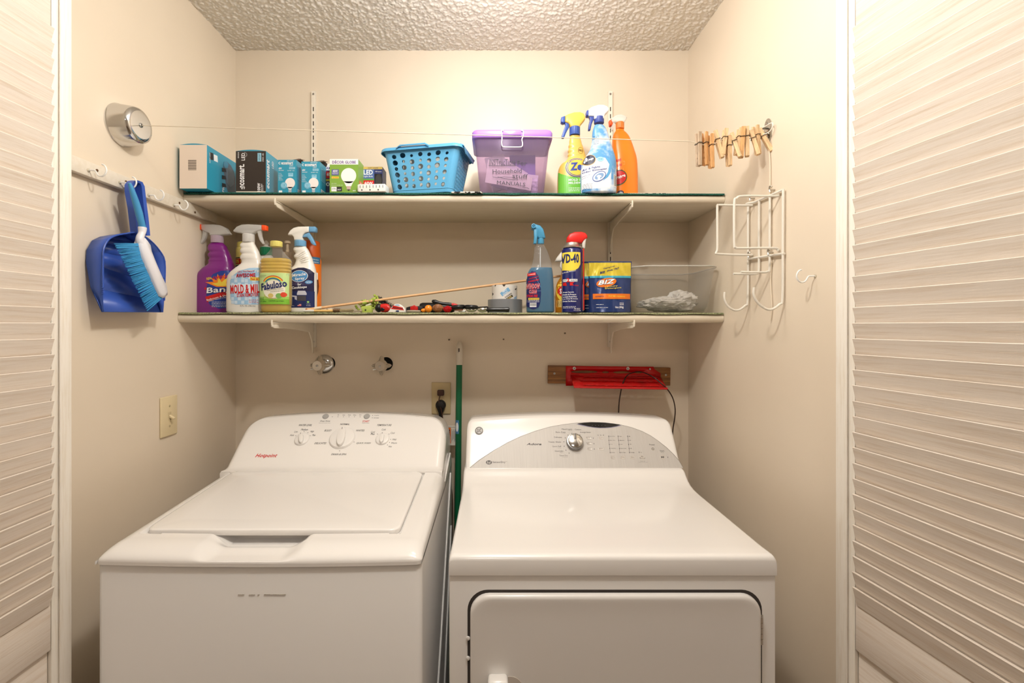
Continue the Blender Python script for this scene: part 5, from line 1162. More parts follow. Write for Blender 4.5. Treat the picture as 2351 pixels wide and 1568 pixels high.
for i in range(4):
    r = lay('battery', ['leftmost of four small pale battery cells behind the paint brush', 'second of four small battery cells behind the paint brush', 'third of four small battery cells behind the paint brush', 'rightmost of four small pale battery cells, touching the ferrule'][i], 'battery', 724+i*12.5, 714, 1.53, 0, 'battery cells in a row')
    MB().lathe([(5*k, -20*k), (5.3*k, -19*k), (5.3*k, 10*k), (5*k, 12*k), (2*k, 12.4*k), (2*k, 14*k)], 20, 'y', (0, 0, 5.4*k)).build('cell', mat((222, 208, 186), .35), r)
    MB().lathe([(5.35*k, -19.8*k), (5.35*k, -14*k)], 20, 'y', (0, 0, 5.4*k)).build('band', mat((150, 112, 78), .4), r)
# small screws / pale plastic parts
r = lay('roller_frame', 'clear and white plastic packet lying behind the brush bristles', 'packet', 792, 716, 1.56)
m = MB(); n = 16; vs = []
for j in range(9):
    for i in range(n+1): vs.append(((i-8)*6.5*k, (j-4)*6*k, (2.5+max(0, 5*(1-((i-8)/8)**2))+4*noise.noise((i*.6, j*.6, 2)))*k))
m.add(vs, [(j*(n+1)+i, j*(n+1)+i+1, (j+1)*(n+1)+i+1, (j+1)*(n+1)+i) for j in range(8) for i in range(n)]); m.build('wrapper', mat((232, 224, 208), .25, alpha=.45), r)
r.name = 'plastic_packet'
r = lay('small_bolt', 'small steel bolt lying beside the green duster', 'bolt', 822, 716, 1.515)
MB().lathe([(1.6*k, -9*k), (1.6*k, 6*k), (3.4*k, 6.2*k), (3.4*k, 9*k)], 12, 'x', (0, 0, 3.5*k)).build('shank', mat((190, 175, 150), .4, .5), r)
# chenille duster
r = lay('microfiber_duster', 'lime green chenille microfiber duster with clip, on the lower shelf', 'duster', 850, 716, 1.56); GRN = mat((172, 190, 84), .85)
m = MB(); rnd = random.Random(3)
for i in range(70):
    t = rnd.random(); x0, z0 = -24+44*t+rnd.uniform(-5, 5), 10+rnd.random()*(14+12*t); y0 = rnd.uniform(-14, 14)
    dx, dz = rnd.uniform(-9, 9), rnd.uniform(-4, 8); pts = [(x0*k, y0*k, max(3, z0)*k), ((x0+dx*.5)*k, (y0+rnd.uniform(-3, 3))*k, max(3, z0+dz*.5)*k), ((x0+dx)*k, (y0+rnd.uniform(-5, 5))*k, max(3, z0+dz)*k)]
    m.tube(spl(pts, 2), [2.0*k, 2.4*k, 2.5*k, 2.3*k, 1.6*k], 7)
for x0, z0 in ((13, 34), (17, 38), (8, 33), (12, 41), (19, 33), (-30, 12), (-26, 8), (-32, 16)): m.sphere((x0*k, -6*k, z0*k), 3.2*k, 8, 6)
m.build('fibres', GRN, r, kind='stuff')
m = MB(); m.extr([(x*k, z*k) for x, z in ((-16, 0), (10, 0), (11, 6), (8, 17), (2, 16), (-8, 15), (-14, 14), (-15, 5))], -26*k, -14*k, 1.5*k, 2); m.build('clip', mat((180, 196, 92), .4), r)
m = MB(); m.extr([(x*k, z*k) for x, z in ((-4, 14), (8, 18), (7, 22), (-5, 18))], -25*k, -15*k, .8*k, 1); m.build('tab', mat((216, 216, 190), .3), r)
MB().lathe([(2.2*k, 26.2*k), (1.8*k, 26.6*k)], 10, 'y', (-4*k, 0, 6*k)).build('rivet', mat((60, 70, 30), .5), r)
# black bristle brush
r = lay('bristle_brush', 'black bristled round brush lying behind the red and black light', 'brush', 884, 716, 1.60)
m = MB(); m.tube([(-24*k, 0, 36*k), (26*k, 0, 9*k)], 2*k, 10); m.build('core', mat((40, 36, 34), .5), r)
m = MB()
for i in range(520):
    t = rnd.random(); c_ = Vector((-24+50*t, 0, 36-27*t)); a = rnd.uniform(0, 6.283); dv = Vector((.47*math.cos(a)+.25, math.sin(a), .88*math.cos(a))); ln = rnd.uniform(7, 11)*(1-.2*t); e1 = c_+dv*ln
    if e1.z < 1: continue
    m.tube([c_*k, e1*k], [.5*k, .28*k], 3)
m.build('bristles', mat((36, 34, 34), .7), r, kind='stuff')
# headlamp-like light
r = lay('torch', 'small red and black light lying between green duster and white tape measure', 'torch', 878, 717, 1.515); RP = mat((204, 30, 26), .35, coat=.2)
m = MB(); m.loft([[(x*k, y*k, (10.5+z*sz)*k) for y, z in sse(9, 9.5, 2.4, 20)] for x, sz in ((-3, .9), (-1, 1), (8, 1.08), (13, .95), (16.5, .6), (17.5, .35))]); m.build('housing', RP, r)
m = MB(); m.sphere((-8*k, -2*k, 10.5*k), 10*k, 20, 14, (.85, 1, 1)); m.build('lens_cap', BLACKP, r)
part_poly(r, k, 'side_window', [(-4, 4), (4, 3), (8, 7), (1, 12)], 3, mat((14, 14, 20), .3), .5, -9.5)
# white and red tape measure
r = lay('tape_measure', 'white and red tape measure with dark stripe, between the light and red clamp', 'tape measure', 912, 717, 1.512)
m = MB(); m.extr([(x*k, z*k) for x, z in ((-20, 0), (20, 0), (19.5, 6), (16, 12), (9, 18), (3, 20), (-4, 19), (-11, 13), (-16, 6), (-19.5, 2))], -7*k, 7*k, 1.8*k, 3); m.build('case', mat((232, 226, 220), .35), r)
D = Deco(Plane((0, -7.05*k, 0), (1, 0, 0), (0, 0, 1), k)); D.poly(RED, [(-10, 13), (-7, 16), (14, 11), (15, 8), (-8, 12)]); D.poly(RED, [(-13, 8), (17, 5), (16, 7), (-11, 11)]); D.poly(INK, [(-9, 12.2), (14, 9), (15, 7.6), (-10, 10.8)], .0006); D.ell(NAVY, 2, 3, 4, 1.8, .0006); D.ell(BLU, 2, 17, 5, 1.6, .0006); D.build(r)
# black base red clamp
r = lay('clamp', 'black clamp with ribbed red knob and grey disc foot', 'clamp', 951, 717, 1.515)
m = MB(); m.extr([(x*k, z*k) for x, z in ((-20, 0), (20, 0), (20, 13), (10, 15), (-8, 15), (-19, 12))], 2*k, 12*k, 1.5*k, 2); m.build('frame', BLACKP, r)
m = MB()
for i in range(5): m.box((-8+i*3.4)*k, (-5.2+i*3.4)*k, -6*k, 4*k, 6*k, (17-abs(i-2)*1.6)*k, r=.8*k)
m.box(-8*k, 8.5*k, -4*k, 4*k, 5*k, 13*k, r=k); m.build('knob', RP, r)
MB().lathe([(13*k, .5*k), (16.5*k, 1.5*k), (16.5*k, 4*k), (14*k, 5.2*k), (2*k, 5.4*k)], 32, 'z', (-1*k, -2*k, 0)).build('disc_foot', mat((170, 156, 140), .5), r)
# black torch tube
r = lay('black_tube', 'long black rubber tube handle lying behind the orange ball', 'tube', 1003, 716, 1.60); k2 = 1.6/F
m = MB(); m.loft([[(x*k2, y*k2, (13+z-.02*(x+40))*k2) for y, z in sse(R_, R_, 2, 20)] for x, R_ in ((-40, 6), (-38, 9.5), (-33, 11.5), (-10, 12), (34, 10), (40, 8), (41, 5))]); m.build('barrel', BLACKP, r)
# orange ball
r = lay('rubber_ball', 'shiny orange ball with small side knob on lower shelf', 'ball', 983.5, 717, 1.51); OB = mat((240, 140, 28), .25, coat=.3)
MB().sphere((0, 0, 8.7*k), 8.7*k, 28, 18).build('ball', OB, r); MB().sphere((-11*k, 2*k, 5*k), 5*k, 16, 10, (1.3, .8, .9)).build('side_knob', OB, r)
# amber crystal stopper, red crystal
for nm, lb, px, R_, c_ in (('glass_knob', 'clear amber faceted glass knob beside the orange ball', 1006, 10, (176, 120, 80)), ('glass_knob', 'clear red faceted knob beside the amber glass knob', 1028, 8, (206, 26, 34))):
    r = lay(nm, lb, 'knob', px, 717, 1.515); b = bmesh.new(); bmesh.ops.create_icosphere(b, subdivisions=2, radius=R_*k)
    for v in b.verts: v.co = Vector((v.co.x*1.25, v.co.y, v.co.z))*(1+.06*math.sin(v.co.x*3000)) + Vector((0, 0, R_*k*1.0))
    MB().bm(b).build('crystal', mat(c_, .08, alpha=.55, kind='liquid'), r, smooth=False)
    MB().lathe([(R_*.5*k, -1.25*R_*k), (R_*.6*k, -1.0*R_*k)], 14, 'x', (0, 0, R_*k)).build('stem', mat([v*.8 for v in c_], .3), r)
# black grips lying on top (pliers)
r = lay('pliers', 'black and red handled pliers lying on top of the black tube', 'pliers', 1020, 690, 1.60); r.location.z = 0
for nm, pts_, rr, mm in (('grip', ((992, 690), (998, 693), (1010, 696), (1022, 698), (1038, 700)), (2.2, 6.0, 4.2, 3.6, 3.4), BLACKP), ('grip', ((996, 693), (1012, 696), (1030, 697), (1044, 700), (1050, 703)), (1.5, 2.6, 3, 2.6, 2.2), BLACKP), ('grip_tip', ((1037, 699), (1044, 700), (1050, 702)), (3.6, 3.8, 3.0), RP)):
    q_ = [P(x, y, 1.57)-Vector(r.location) for x, y in pts_]; s_ = spl(q_, 3); rs = [rr[min(len(rr)-1, i//3)]+(rr[min(len(rr)-1, i//3+1)]-rr[min(len(rr)-1, i//3)])*((i % 3)/3) for i in range(len(s_))]
    MB().tube(s_, [v*k for v in rs], 12).build(nm, mm, r)
# scissors: two ring handles
r = lay('scissors', 'black handled scissors with chrome pivot, two ring handles facing out', 'scissors', 1075, 717, 1.53)
for dx in (-23, 7):
    m = MB(); q_ = [(dx*k+11.5*k*math.cos(t), 12*k*math.sin(t)-2*k, (12.5+4.2*math.cos(t*1)*(.25 if dx < 0 else -.12))*k) for t in [2*math.pi*i/24 for i in range(25)]]
    m.tube(q_, 5.2*k, 12, cap=False); m.build('handle_ring', BLACKP, r)
    m = MB(); m.lathe([(9*k, 5*k), (11*k, 6*k), (11*k, 9*k), (9*k, 10*k)], 24, 'z', (dx*k, -2*k, 0)); m.build('ring_lining', mat((214, 140, 120), .5), r, label='salmon pink ring lining')
CR = mat((200, 200, 190), .12, 1)
m = MB(); m.sphere((8*k, -10*k, 6*k), 6*k, 20, 12, (2.0, .8, .85)); m.build('pivot', CR, r); m = MB(); m.box(-22*k, -4*k, -12*k, -6*k, 1*k, 4*k, r=k); m.build('blade', CR, r)
r = lay('adjustable_wrench', 'chrome wrench head with long black rubber grip in front of duct tape', 'wrench', 1138, 717, 1.505)
m = MB(); m.sphere((-30*k, 0, 6*k), 6.2*k, 20, 12, (1.9, .8, .9)); m.sphere((-22*k, -2*k, 8*k), 3*k, 10, 8); m.build('head', CR, r)
m = MB(); m.loft([[(x*k, y*k, (6.5+z)*k) for y, z in sse(R_, R_*.95, 2, 18)] for x, R_ in ((-22, 3.5), (-18, 5.2), (-6, 5), (8, 5.2), (20, 5.6), (26, 6.3), (30, 6), (31.5, 4)) ]); m.build('grip', mat((34, 32, 32), .28), r)
r = lay('hex_key', 'thin black hex key lying behind the wrench', 'tool', 1108, 716, 1.56); MB().tube([(-12*k, 0, 13*k), (12*k, 0, 14*k)], 1.8*k, 6).build('shaft', BLACKP, r); MB().tube([(12*k, 0, 14*k), (13*k, 8*k, 2*k)], 1.8*k, 6).build('short_leg', BLACKP, r)
# tape rolls
def roll(label, pxc, Y, z, R_, r_, h, m1, core):
    kk = Y/F; r = thing('tape_roll', label, 'tape', ((pxc-VX)*kk, Y, z)); m = MB(); pr = [(r_+1.5, 0), (R_-.5, 0), (R_, .5), (R_, h-.5), (R_-.5, h), (r_+1.5, h)]; n = 48
    m.loft([[(a*kk*math.cos(2*math.pi*i/n), a*kk*math.sin(2*math.pi*i/n), b_*kk) for i in range(n)] for a, b_ in pr+[pr[0]]], cap=False); m.build('tape', m1, r)
    m = MB(); pr = [(r_, .2), (r_+1.6, .2), (r_+1.6, h-.2), (r_, h-.2), (r_, .2)]; m.loft([[(a*kk*math.cos(2*math.pi*i/n), a*kk*math.sin(2*math.pi*i/n), b_*kk) for i in range(n)] for a, b_ in pr], cap=False); m.build('core', core, r)
    class CS:
        curved = 3; clip = (-R_*.98, R_*.98)
        def at(s, u, v, e): return (u*kk, -math.sqrt(max(.001, R_*R_-u*u))*kk-e, v*kk)
    return r, kk, CS()
r, kk, _ = roll('grey duct tape roll lying flat, under the white tape roll', 1159.5, 1.60, ZB, 39.5, 20, 31, mat((136, 138, 142), .35, .3), mat((150, 120, 86), .7)); topz = ZB+31*kk
r, kk, sf = roll('white printed packing tape roll on top of the grey duct tape', 1158.5, 1.60, topz+.0002, 29, 18, 32, mat((226, 220, 212), .3, coat=.3), mat((170, 140, 100), .7))
D = Deco(sf); D.rect(mat((120, 172, 210), .4), -10.5, 11.5, 12, 20.5, .0004, rot=.62); D.text(WT, 'HPO', -6, 16, 4, 21, .62, .04); D.text(WT, 'PACKING', -5, 11, 8, 15, .62, .02)
D.text(INK, 'PACKAGING', -1.5, 6.5, 17, 10, .6, .02); D.rect(mat((60, 50, 30), .5), 1, 0.5, 19, 5.5, .0004, rot=.6); D.text(mat((222, 196, 120), .4), 'TAPE', 5, 1, 16, 5, .6, .03, e=.0009)
D.poly(mat((50, 46, 44), .5), [(-23, 32), (-19, 32), (-22, 28)]); D.poly(mat((50, 46, 44), .5), [(-6, 32), (2, 32), (-2, 27)]); D.poly(mat((50, 46, 44), .5), [(22, 22), (27, 27), (26, 21)]); D.poly(mat((50, 46, 44), .5), [(-28, 16), (-25, 12), (-28, 8)]); D.poly(mat((120, 172, 210), .4), [(20, 2), (27, 9), (27, 0)]); D.build(r)

# ---------------------------------------------------------------- upper shelf: cartons
def carton(label, x0, x1, yt, Y, dep, mf, ms, rz=0, flap='bulge', group=None, base=446, mt=None, z=None, name='bulb_box'):
    k = Y/F; w_ = (x1-x0)*k; h = (base-yt)*k; r = thing(name, label, 'box', ((x0-VX)*k, Y, ZT if z is None else z), rz, group)
    m = MB(); e = .0006
    m.cur = 0; m.add([(0, 0, 0), (w_, 0, 0), (w_, 0, h), (0, 0, h)], [(0, 1, 2, 3)])
    m.cur = 1; m.add([(0, 0, 0), (w_, 0, 0), (w_, 0, h), (0, 0, h), (0, dep, 0), (w_, dep, 0), (w_, dep, h), (0, dep, h)], [(1, 5, 6, 2), (5, 4, 7, 6), (4, 0, 3, 7), (4, 5, 1, 0)])
    m.cur = 2; m.add([(0, 0, h-.001), (w_, 0, h-.001), (w_, dep, h-.001), (0, dep, h-.001)], [(0, 1, 2, 3)])
    m.build('carton', [mf, ms, mt or ms], r, smooth=False)
    f = MB()
    if flap == 'bulge':
        f.loft([[(w_*i/12, y, h+.0002+.0045*math.sin(math.pi*i/12)*s_) for y, s_ in ((0.0005, 1), (dep-.001, .8))]+[(w_*i/12, dep-.001, h), (w_*i/12, .0005, h)] for i in range(13)]); f.build('top_flap', ms, r, ang=60)
    elif flap == 'open':
        f.add([(0, .001, h), (w_, .001, h), (w_*1.25, dep*.5, h+.010), (w_*.9, dep*.55, h+.016), (0, dep*.5, h+.004)], [(0, 1, 2, 3, 4)]); f.add([(w_, dep*.1, h), (w_, dep*.95, h), (w_*1.12, dep*.8, h+.009), (w_*1.12, dep*.25, h+.009)], [(0, 1, 2, 3)])
        fo = f.build('top_flap', mat((92, 74, 62), .7), r, smooth=False); s2 = fo.modifiers.new('s', 'SOLIDIFY'); s2.thickness = .0006
    else: f.box(.0004, w_-.0004, .0005, dep-.0005, h-.0006, h+.0006); f.build('top_flap', mt or ms, r)
    return r, k, Plane((0, 0, 0), (1, 0, 0), (0, 0, 1), k), Plane((w_, 0, 0), (0, 1, 0), (0, 0, 1), k), h/k, dep/k
TEAL = mat((42, 148, 178), .35, coat=.2); TW = mat((230, 214, 198), .5); BKB = mat((48, 40, 36), .35); SLATE = mat((84, 100, 118), .35); LBT = mat((150, 205, 228), .4)
r, k, pf, ps, h, dp = carton('large white and teal light bulb carton at the left wall', 412, 475, 341, 1.452, .205, TW, TEAL, base=441, z=ZT+.001)
D = Deco(pf)
for i in range(12): D.rect(mat((90, 78, 72), .6), 20, 42+i*2.0, 39, 42+i*2.0+(1.1 if i % 3 else .6))
D.build(r)
D = Deco(ps); u = lambda px, Y0=1.452, xr=(475-VX)*1.452/F: ((xr*F/(px-VX))-Y0)/k      # depth of a picture column on the right face
def sd(D, m, pts, e=.0004, part='label'):
    Cx = (475-VX)*k; out = []
    for px, py in pts:
        Y_ = Cx*F/(px-VX); out.append(((Y_-1.452)/k, (EZ-(py-VY)*Y_/F-ZT-.001)/k))
    D.poly(m, out, e, part)
sd(D, INK, [(481, 349), (489.5, 352), (490, 368), (481.5, 366)]); sd(D, WT, [(490.5, 354), (499, 358), (500, 373), (491, 369)]); 
sd(D, SLATE, [(514, 371), (520, 370), (530, 380), (536, 392), (540, 410), (540, 444), (525, 444), (520, 432), (518, 420), (514, 400), (512, 385)])
sd(D, mat((110, 126, 142), .35), [(522, 382), (532, 388), (537, 402), (536, 424), (528, 430), (521, 420), (519, 400)], .0008)
sd(D, mat((70, 140, 170), .4), [(514, 371), (520, 370), (524, 378), (522, 386), (516, 386), (513, 380)], .0010)
for y in (385, 402, 420): sd(D, INK, [(509, y), (517, y+2), (519, y+10), (509, y+9)], .0012)
D.text(WT, 'Soft White', .5/k*.01+6, 62, 9, 90, 0, 0, e=.001) if 0 else D.text(WT, 'SOFT WHITE', -2, 72, 22, 76, -math.pi/2, .02, e=.001)
D.text(WT, 'Plus', 52, 16, 74, 24, math.pi/2, .03, .1, .001); D.build(r)
r, k, pf, ps, h, dp = carton('black ecosmart light bulb carton with teal side', 541.5, 610.5, 348, 1.495, .150, BKB, TEAL, base=443, z=ZT+.0008)
D = Deco(pf); D.rect(mat((226, 214, 196), .5), .5, 0, 68.5, 2.5)
D.text(WT, 'ecosmart.', -14, 31, 41, 44, math.pi/2, .05, e=.0006); D.ring(WT, 16.5, 11, 4.4, 4.6, 1.6, .0006, t0=-60, t1=250); D.ring(WT, 16.5, 11, 2.2, 2.4, 1, .0006, t0=0, t1=270)
D.text(WT, 'LED', 8.5, 78, 25.5, 86, math.pi/2, .03, e=.0006)
for i in range(7): a = math.pi*(.0+i/6); D.line(WT, [(24+0*i, 82+0), (24, 82)], .1) if 0 else D.line(WT, [(20.5-4*math.sin(a)*-1, 86.5+4*math.cos(a)*.9), (20.5+6*math.sin(a), 86.5+6.5*math.cos(a)*.9)], .6)
D.text(WT, '0000 000 000', -1, 84, 13, 87, math.pi/2, 0, e=.0006); D.rect(LBT, 50, 71, 58.5, 90.5); D.text(INK, 'DAYLIGHT', 46, 78.5, 62.5, 83, math.pi/2, .01, e=.0008); D.text(WT, '2 PACK - 60%', 53, 78.5, 72, 82, math.pi/2, .01, e=.0006)
D.text(WT, '100W', 43.5, 8.5, 62.5, 15.5, math.pi/2, .05, e=.0006); D.text(WT, 'REPLACEMENT', 51, 10, 68, 13, math.pi/2, .01, e=.0006); D.text(WT, 'USES ONLY 15W', 56, 8.5, 69, 10.5, math.pi/2, 0, e=.0006)
D.build(r); D = Deco(ps); D.text(WT, 'ecosmart', -24, 38, 42, 52, math.pi/2, .05, e=.0006); D.text(WT, 'LED', 24, 70, 40, 78, math.pi/2, .02, e=.0006); D.ell(mat((222, 208, 200), .4), 82, 40, 18, 24, .0005); D.rect(mat((170, 190, 200), .4), 74, 2, 90, 20, .0005); D.build(r)
for x0, x1, yt, lab in ((638, 680.5, 367, 'left of two small teal globe bulb boxes with open flaps'), (692, 734.5, 371, 'right of two small teal globe bulb boxes with open flaps')):
    r, k, pf, ps, h, dp = carton(lab, x0, x1, yt, 1.505, .060, TEAL, TEAL, flap='open', group='small teal bulb boxes', base=444.5)
    D = Deco(pf); D.text(WT, '0000 297 501', 21, h-3.6, 37, h-1.6, 0, 0, e=.0006); D.text(WT, 'ecosmart', 8, h-11, 35, h-4.2, 0, .05, e=.0006); D.ring(WT, 4.4, h-7.6, 2.8, 2.8, 1, .0006, t0=40, t1=320); D.text(WT, 'LED', 27, h-14.6, 35, h-11.8, 0, 0, e=.0006)
    D.text(WT, '60W', 2, h-22, 9, h-17.5, 0, .04, e=.0006); D.text(WT, 'REPLACEMENT', 2, h-25.5, 14, h-23.5, 0, 0, e=.0006); D.rect(LBT, 26, h-21.5, 39.5, h-16.5, .0005); D.text(INK, 'DAYLIGHT', 27.5, h-20.2, 38, h-18, 0, 0, e=.0008); D.text(WT, 'GLOBE / G25', 22, h-26, 38, h-24, 0, 0, e=.0006)
    for i in range(6): D.text(WT, ('Uses only', '6.5 watts', 'Dimmable', 'lasts 13', 'years', 'lumens')[i], 2, h-32-i*3, 8+i % 3*2, h-30.2-i*3, 0, 0, e=.0006)
    D.rect(LBT, 24, h-38.5, 35, h-30, .0005); D.text(TEAL, 'CRI', 25.5, h-34, 33.5, h-31, 0, .02, e=.0008); D.rect(WT, 2.2, 1, 10, 7, .0005)
    D.ell(mat((238, 230, 226), .35), 28, 24, 11.5, 12, .0006); D.poly(mat((238, 230, 226), .35), [(22, 15), (34, 15), (31, 9.5), (25, 9.5)], .0006); D.rect(mat((176, 190, 200), .3, .3), 24.5, 3, 31.5, 9.5, .0007); D.rect(mat((120, 150, 170), .3, .3), 26, 0, 30, 3, .0007)
    D.ell(LBT, 14, 18.5, 7.2, 7.6, .0009); D.ring(TEAL, 14, 18.5, 6.4, 6.8, .6, .0011); D.text(TEAL, '13', 11.5, 17, 16.5, 22, 0, .02, e=.0012); D.text(TEAL, 'YEARS', 10.2, 13.5, 17.8, 15.8, 0, 0, e=.0012); D.build(r)
    D = Deco(ps)
    for i in range(9): D.rect(LBT, 6, h-14-i*3.4, 32, h-13-i*3.4, .0005, 'lettering')
    D.rect(WT, 6, 2, 32, 12, .0005)
    for i in range(9): D.rect(INK, 8+i*2.6, 3, 9.2+i*2.6, 11, .0007)
    D.build(r)
r, k, pf, ps, h, dp = carton('narrow dark navy and white bulb box squeezed behind the green globe box', 745.5, 790, 373, 1.56, .06, mat((54, 50, 92), .4), mat((54, 50, 92), .4), flap='flat', base=452, mt=WT)
D = Deco(pf); D.rect(WT, 0, h-15, 44, h); D.text(mat((90, 60, 140), .4), 'AMBER', 3, h-13, 30, h-7, 0, .04, e=.0006); D.rect(RED, 3, h-33, 24, h-17.5); D.text(WT, '60W', 5, h-28, 20, h-20, 0, .04, e=.0006); D.rect(mat((214, 190, 60), .4), 3, h-40, 24, h-35); D.ell(WT, 7.5, h-47, 4.4, 4.4, .0006); D.ell(INK, 7.5, h-47, 1.6, 2.4, .0008)
for i in range(4): D.ell(WT, 5, 12-i*3, .6, .6, .0006); D.rect(WT, 7, 11.6-i*3, 26, 12.4-i*3, .0006)
D.build(r)
DG = mat((128, 166, 66), .4)
r, k, pf, ps, h, dp = carton('green and white DECOR GLOBE light bulb box', 757, 822.5, 367, 1.50, .062, DG, DG, flap='flat', base=445, mt=WT)
D = Deco(pf); D.rect(mat((240, 236, 234), .4), 0, h-12.5, 65.5, h); D.text(mat((96, 60, 140), .4), 'DÉCOR GLOBE', 6, h-10.5, 60, h-2.2, 0, .04, e=.0006)
D.ell(mat((242, 238, 232), .35), 43.5, 40, 17.5, 17.5, .0005); D.poly(mat((242, 238, 232), .35), [(32, 27), (55, 27), (49, 15), (38, 15)], .0005); D.rect(mat((205, 178, 168), .3, .2), 39, 8.5, 48.5, 16, .0007); D.poly(mat((60, 54, 50), .4), [(40.5, 8.5), (47, 8.5), (45, 5.5), (42.5, 5.5)], .0007)
D.rect(mat((96, 98, 150), .4), 4.5, 41, 21, 54.5, .0005); D.text(WT, '40W', 7, 48, 18.5, 53, 0, .03, e=.0007); D.rect(WT, 6, 46, 19.5, 46.6, .0007); D.text(WT, 'Replacement', 6.5, 43, 19, 45, 0, 0, e=.0007); D.rect(mat((232, 200, 70), .4), 4.5, 33.5, 21, 38, .0005); D.text(RED, 'Soft White', 6, 34.6, 19.5, 37, 0, 0, e=.0007)
D.rect(WT, 4, 4, 16, 14.5, .0005); D.text(INK, '370', 6, 8, 14, 12, 0, 0, e=.0007); D.rect(INK, 16, 4, 28, 14.5, .0005); D.text(WT, '$4.87', 18, 6, 26, 9.5, 0, .02, e=.0007); D.text(WT, 'Light output', 4, 21, 16, 23, 0, 0, e=.0007); D.text(WT, 'Estimated energy cost', 4, 17, 30, 19, 0, 0, e=.0007); D.text(WT, '40W', 53, 4, 60, 7, 0, .03, e=.0007); D.build(r)
D = Deco(ps); D.rect(mat((220, 110, 60), .4), 8, 18, 38, 32); D.text(WT, '40W', 12, 20, 34, 30, 0, .02, e=.0007); D.build(r)
r, k, pf, ps, h, dp = carton('small blue LED 60W light bulb box behind the white power adapter', 832, 878, 380, 1.56, .055, mat((40, 50, 104), .4), mat((40, 50, 104), .4), flap='flat', base=452, mt=mat((198, 170, 84), .5))
D = Deco(pf); D.rect(mat((206, 176, 92), .5), 0, h-5.5, 46, h); D.text(NAVY, 'SOFT WHITE', 13, h-4, 36, h-1.5, 0, .02, e=.0006); D.rect(mat((78, 104, 160), .4), 0, h-27, 27, h-5.5); D.text(WT, 'LED', 3, h-18, 24, h-7, 0, .05, e=.0006); D.text(WT, 'Light Bulb', 3, h-24.5, 24, h-20, 0, .01, e=.0006)
D.rect(mat((90, 150, 70), .4), 0, h-31, 27, h-27); D.rect(RED, 0, h-50, 27, h-31); D.text(WT, '60W', 5, h-41, 24, h-34, 0, .04, e=.0006); D.text(WT, 'Replacement', 4, h-45.5, 25, h-43.2, 0, 0, e=.0006); D.text(WT, 'Uses only 9W', 4, h-48.5, 25, h-46.5, 0, 0, e=.0006)
D.ell(mat((40, 38, 40), .3), 38, h-32, 8.5, 16, .0006); D.rect(mat((20, 20, 26), .4), 28, h-50, 45, h-16, .0004); D.ell(mat((64, 62, 62), .25), 37, h-32, 7.5, 14, .0008); D.text(WT, '800 lumens', 30, h-12, 44, h-9.5, 0, 0, e=.0006); D.build(r)
# white multi-outlet adapter
k = 1.49/F; r = thing('power_adapter', 'white slotted multi-outlet adapter block in front of the small LED box', 'adapter', ((823-VX)*k, 1.485, ZT), -.06)
w_, h_, d_ = 63*k, 17.5*k, .045; PW_ = mat((238, 234, 226), .35)
m = MB(); m.box(0, w_, 0, d_, 0, h_, r=.002, seg=3); m.build('housing', PW_, r)
m = MB()
for i in range(8): m.box((4+i*7.6)*k, (5.1+i*7.6)*k, -.0004, .002, 8.5*k, 14.5*k)
for i in range(3): m.lathe([(1.6*k, .0005), (1.6*k, -.002)], 10, 'y', ((9+i*19)*k, 0, 4*k))
m.build('slots', INK, r)
m = MB()
for i in range(7): m.box(-1.2*k, 0, 0+i*2.3*k*.0, d_*.9, (1.5+i*2.2)*k, (2.5+i*2.2)*k)
m.build('side_fins', PW_, r)
# ---------------------------------------------------------------- blue basket
BB = mat((92, 166, 208), .35, coat=.15)
q = P(977, 445, 1.585); r = thing('laundry_basket', 'small blue perforated plastic basket on the upper shelf', 'basket', (q.x+.010, 1.580, ZT+.0045), -.20)
HB = .148; a_ = lambda v: .102+.029*v; b2_ = lambda v: .066+.012*v; RC = .020
def fx(side, uu, v):   # wall point from a side index, position -1..1 and height 0..1
    A_, B_ = a_(v), b2_(v); z = v*HB
    return {0: (uu*(A_-RC), -B_, z), 1: (A_, uu*(B_-RC), z), 2: (-uu*(A_-RC), B_, z), 3: (-A_, -uu*(B_-RC), z)}[side]
rnd = random.Random(5); allb = MB()
for side in range(4):
    holes = []; 
    if side in (0, 2):
        rows_ = 7
        for c_ in range(7):
            for j in range(6):
                uu = -.86+1.72*c_/6; v = .16+.66*j/5+(.02 if c_ % 2 else 0)
                R_ = rnd.choice([.0070, .0080, .0086]) if j % 2 == c_ % 2 else rnd.choice([.0048, .0060, .0070]); holes.append([(uu+R_/.096*math.cos(t), v+R_/HB*math.sin(t)) for t in [2*math.pi*i/14 for i in range(14)]])
    else:
        for c_ in range(9):
            for j in range(11):
                uu = -.88+1.76*c_/8+(.09 if j % 2 else 0); v = .12+.74*j/10
                if uu > .93: continue
                holes.append([(uu+.0042/.06*x, v+.0048/HB*y) for x, y in ((1, 0), (.4, 1), (-.4, 1), (-1, 0), (-.4, -1), (.4, -1))])
    b = holed([(-1, 0), (1, 0), (1, 1), (-1, 1)], holes, 0)
    for v in b.verts: v.co = Vector(fx(side, v.co.x, v.co.z))
    allb.bm(b)
    sx, sy = ((1, -1), (1, 1), (-1, 1), (-1, -1))[side]; t0 = (-90, 0, 90, 180)[side]
    allb.loft([[(sx*(a_(v)-RC)+RC*math.cos(math.radians(t0+90*i/6)), sy*(b2_(v)-RC)+RC*math.sin(math.radians(t0+90*i/6)), v*HB) for i in range(7)] for v in (0, .5, 1)], cap=False, closed=False)
allb.add([(x, y, .0) for x, y in rrect(a_(0), b2_(0), RC, 6)], [tuple(range(28))])
po = allb.build('tub', BB, r, smooth=False); s2 = po.modifiers.new('s', 'SOLIDIFY'); s2.thickness = .0020; s2.offset = 0
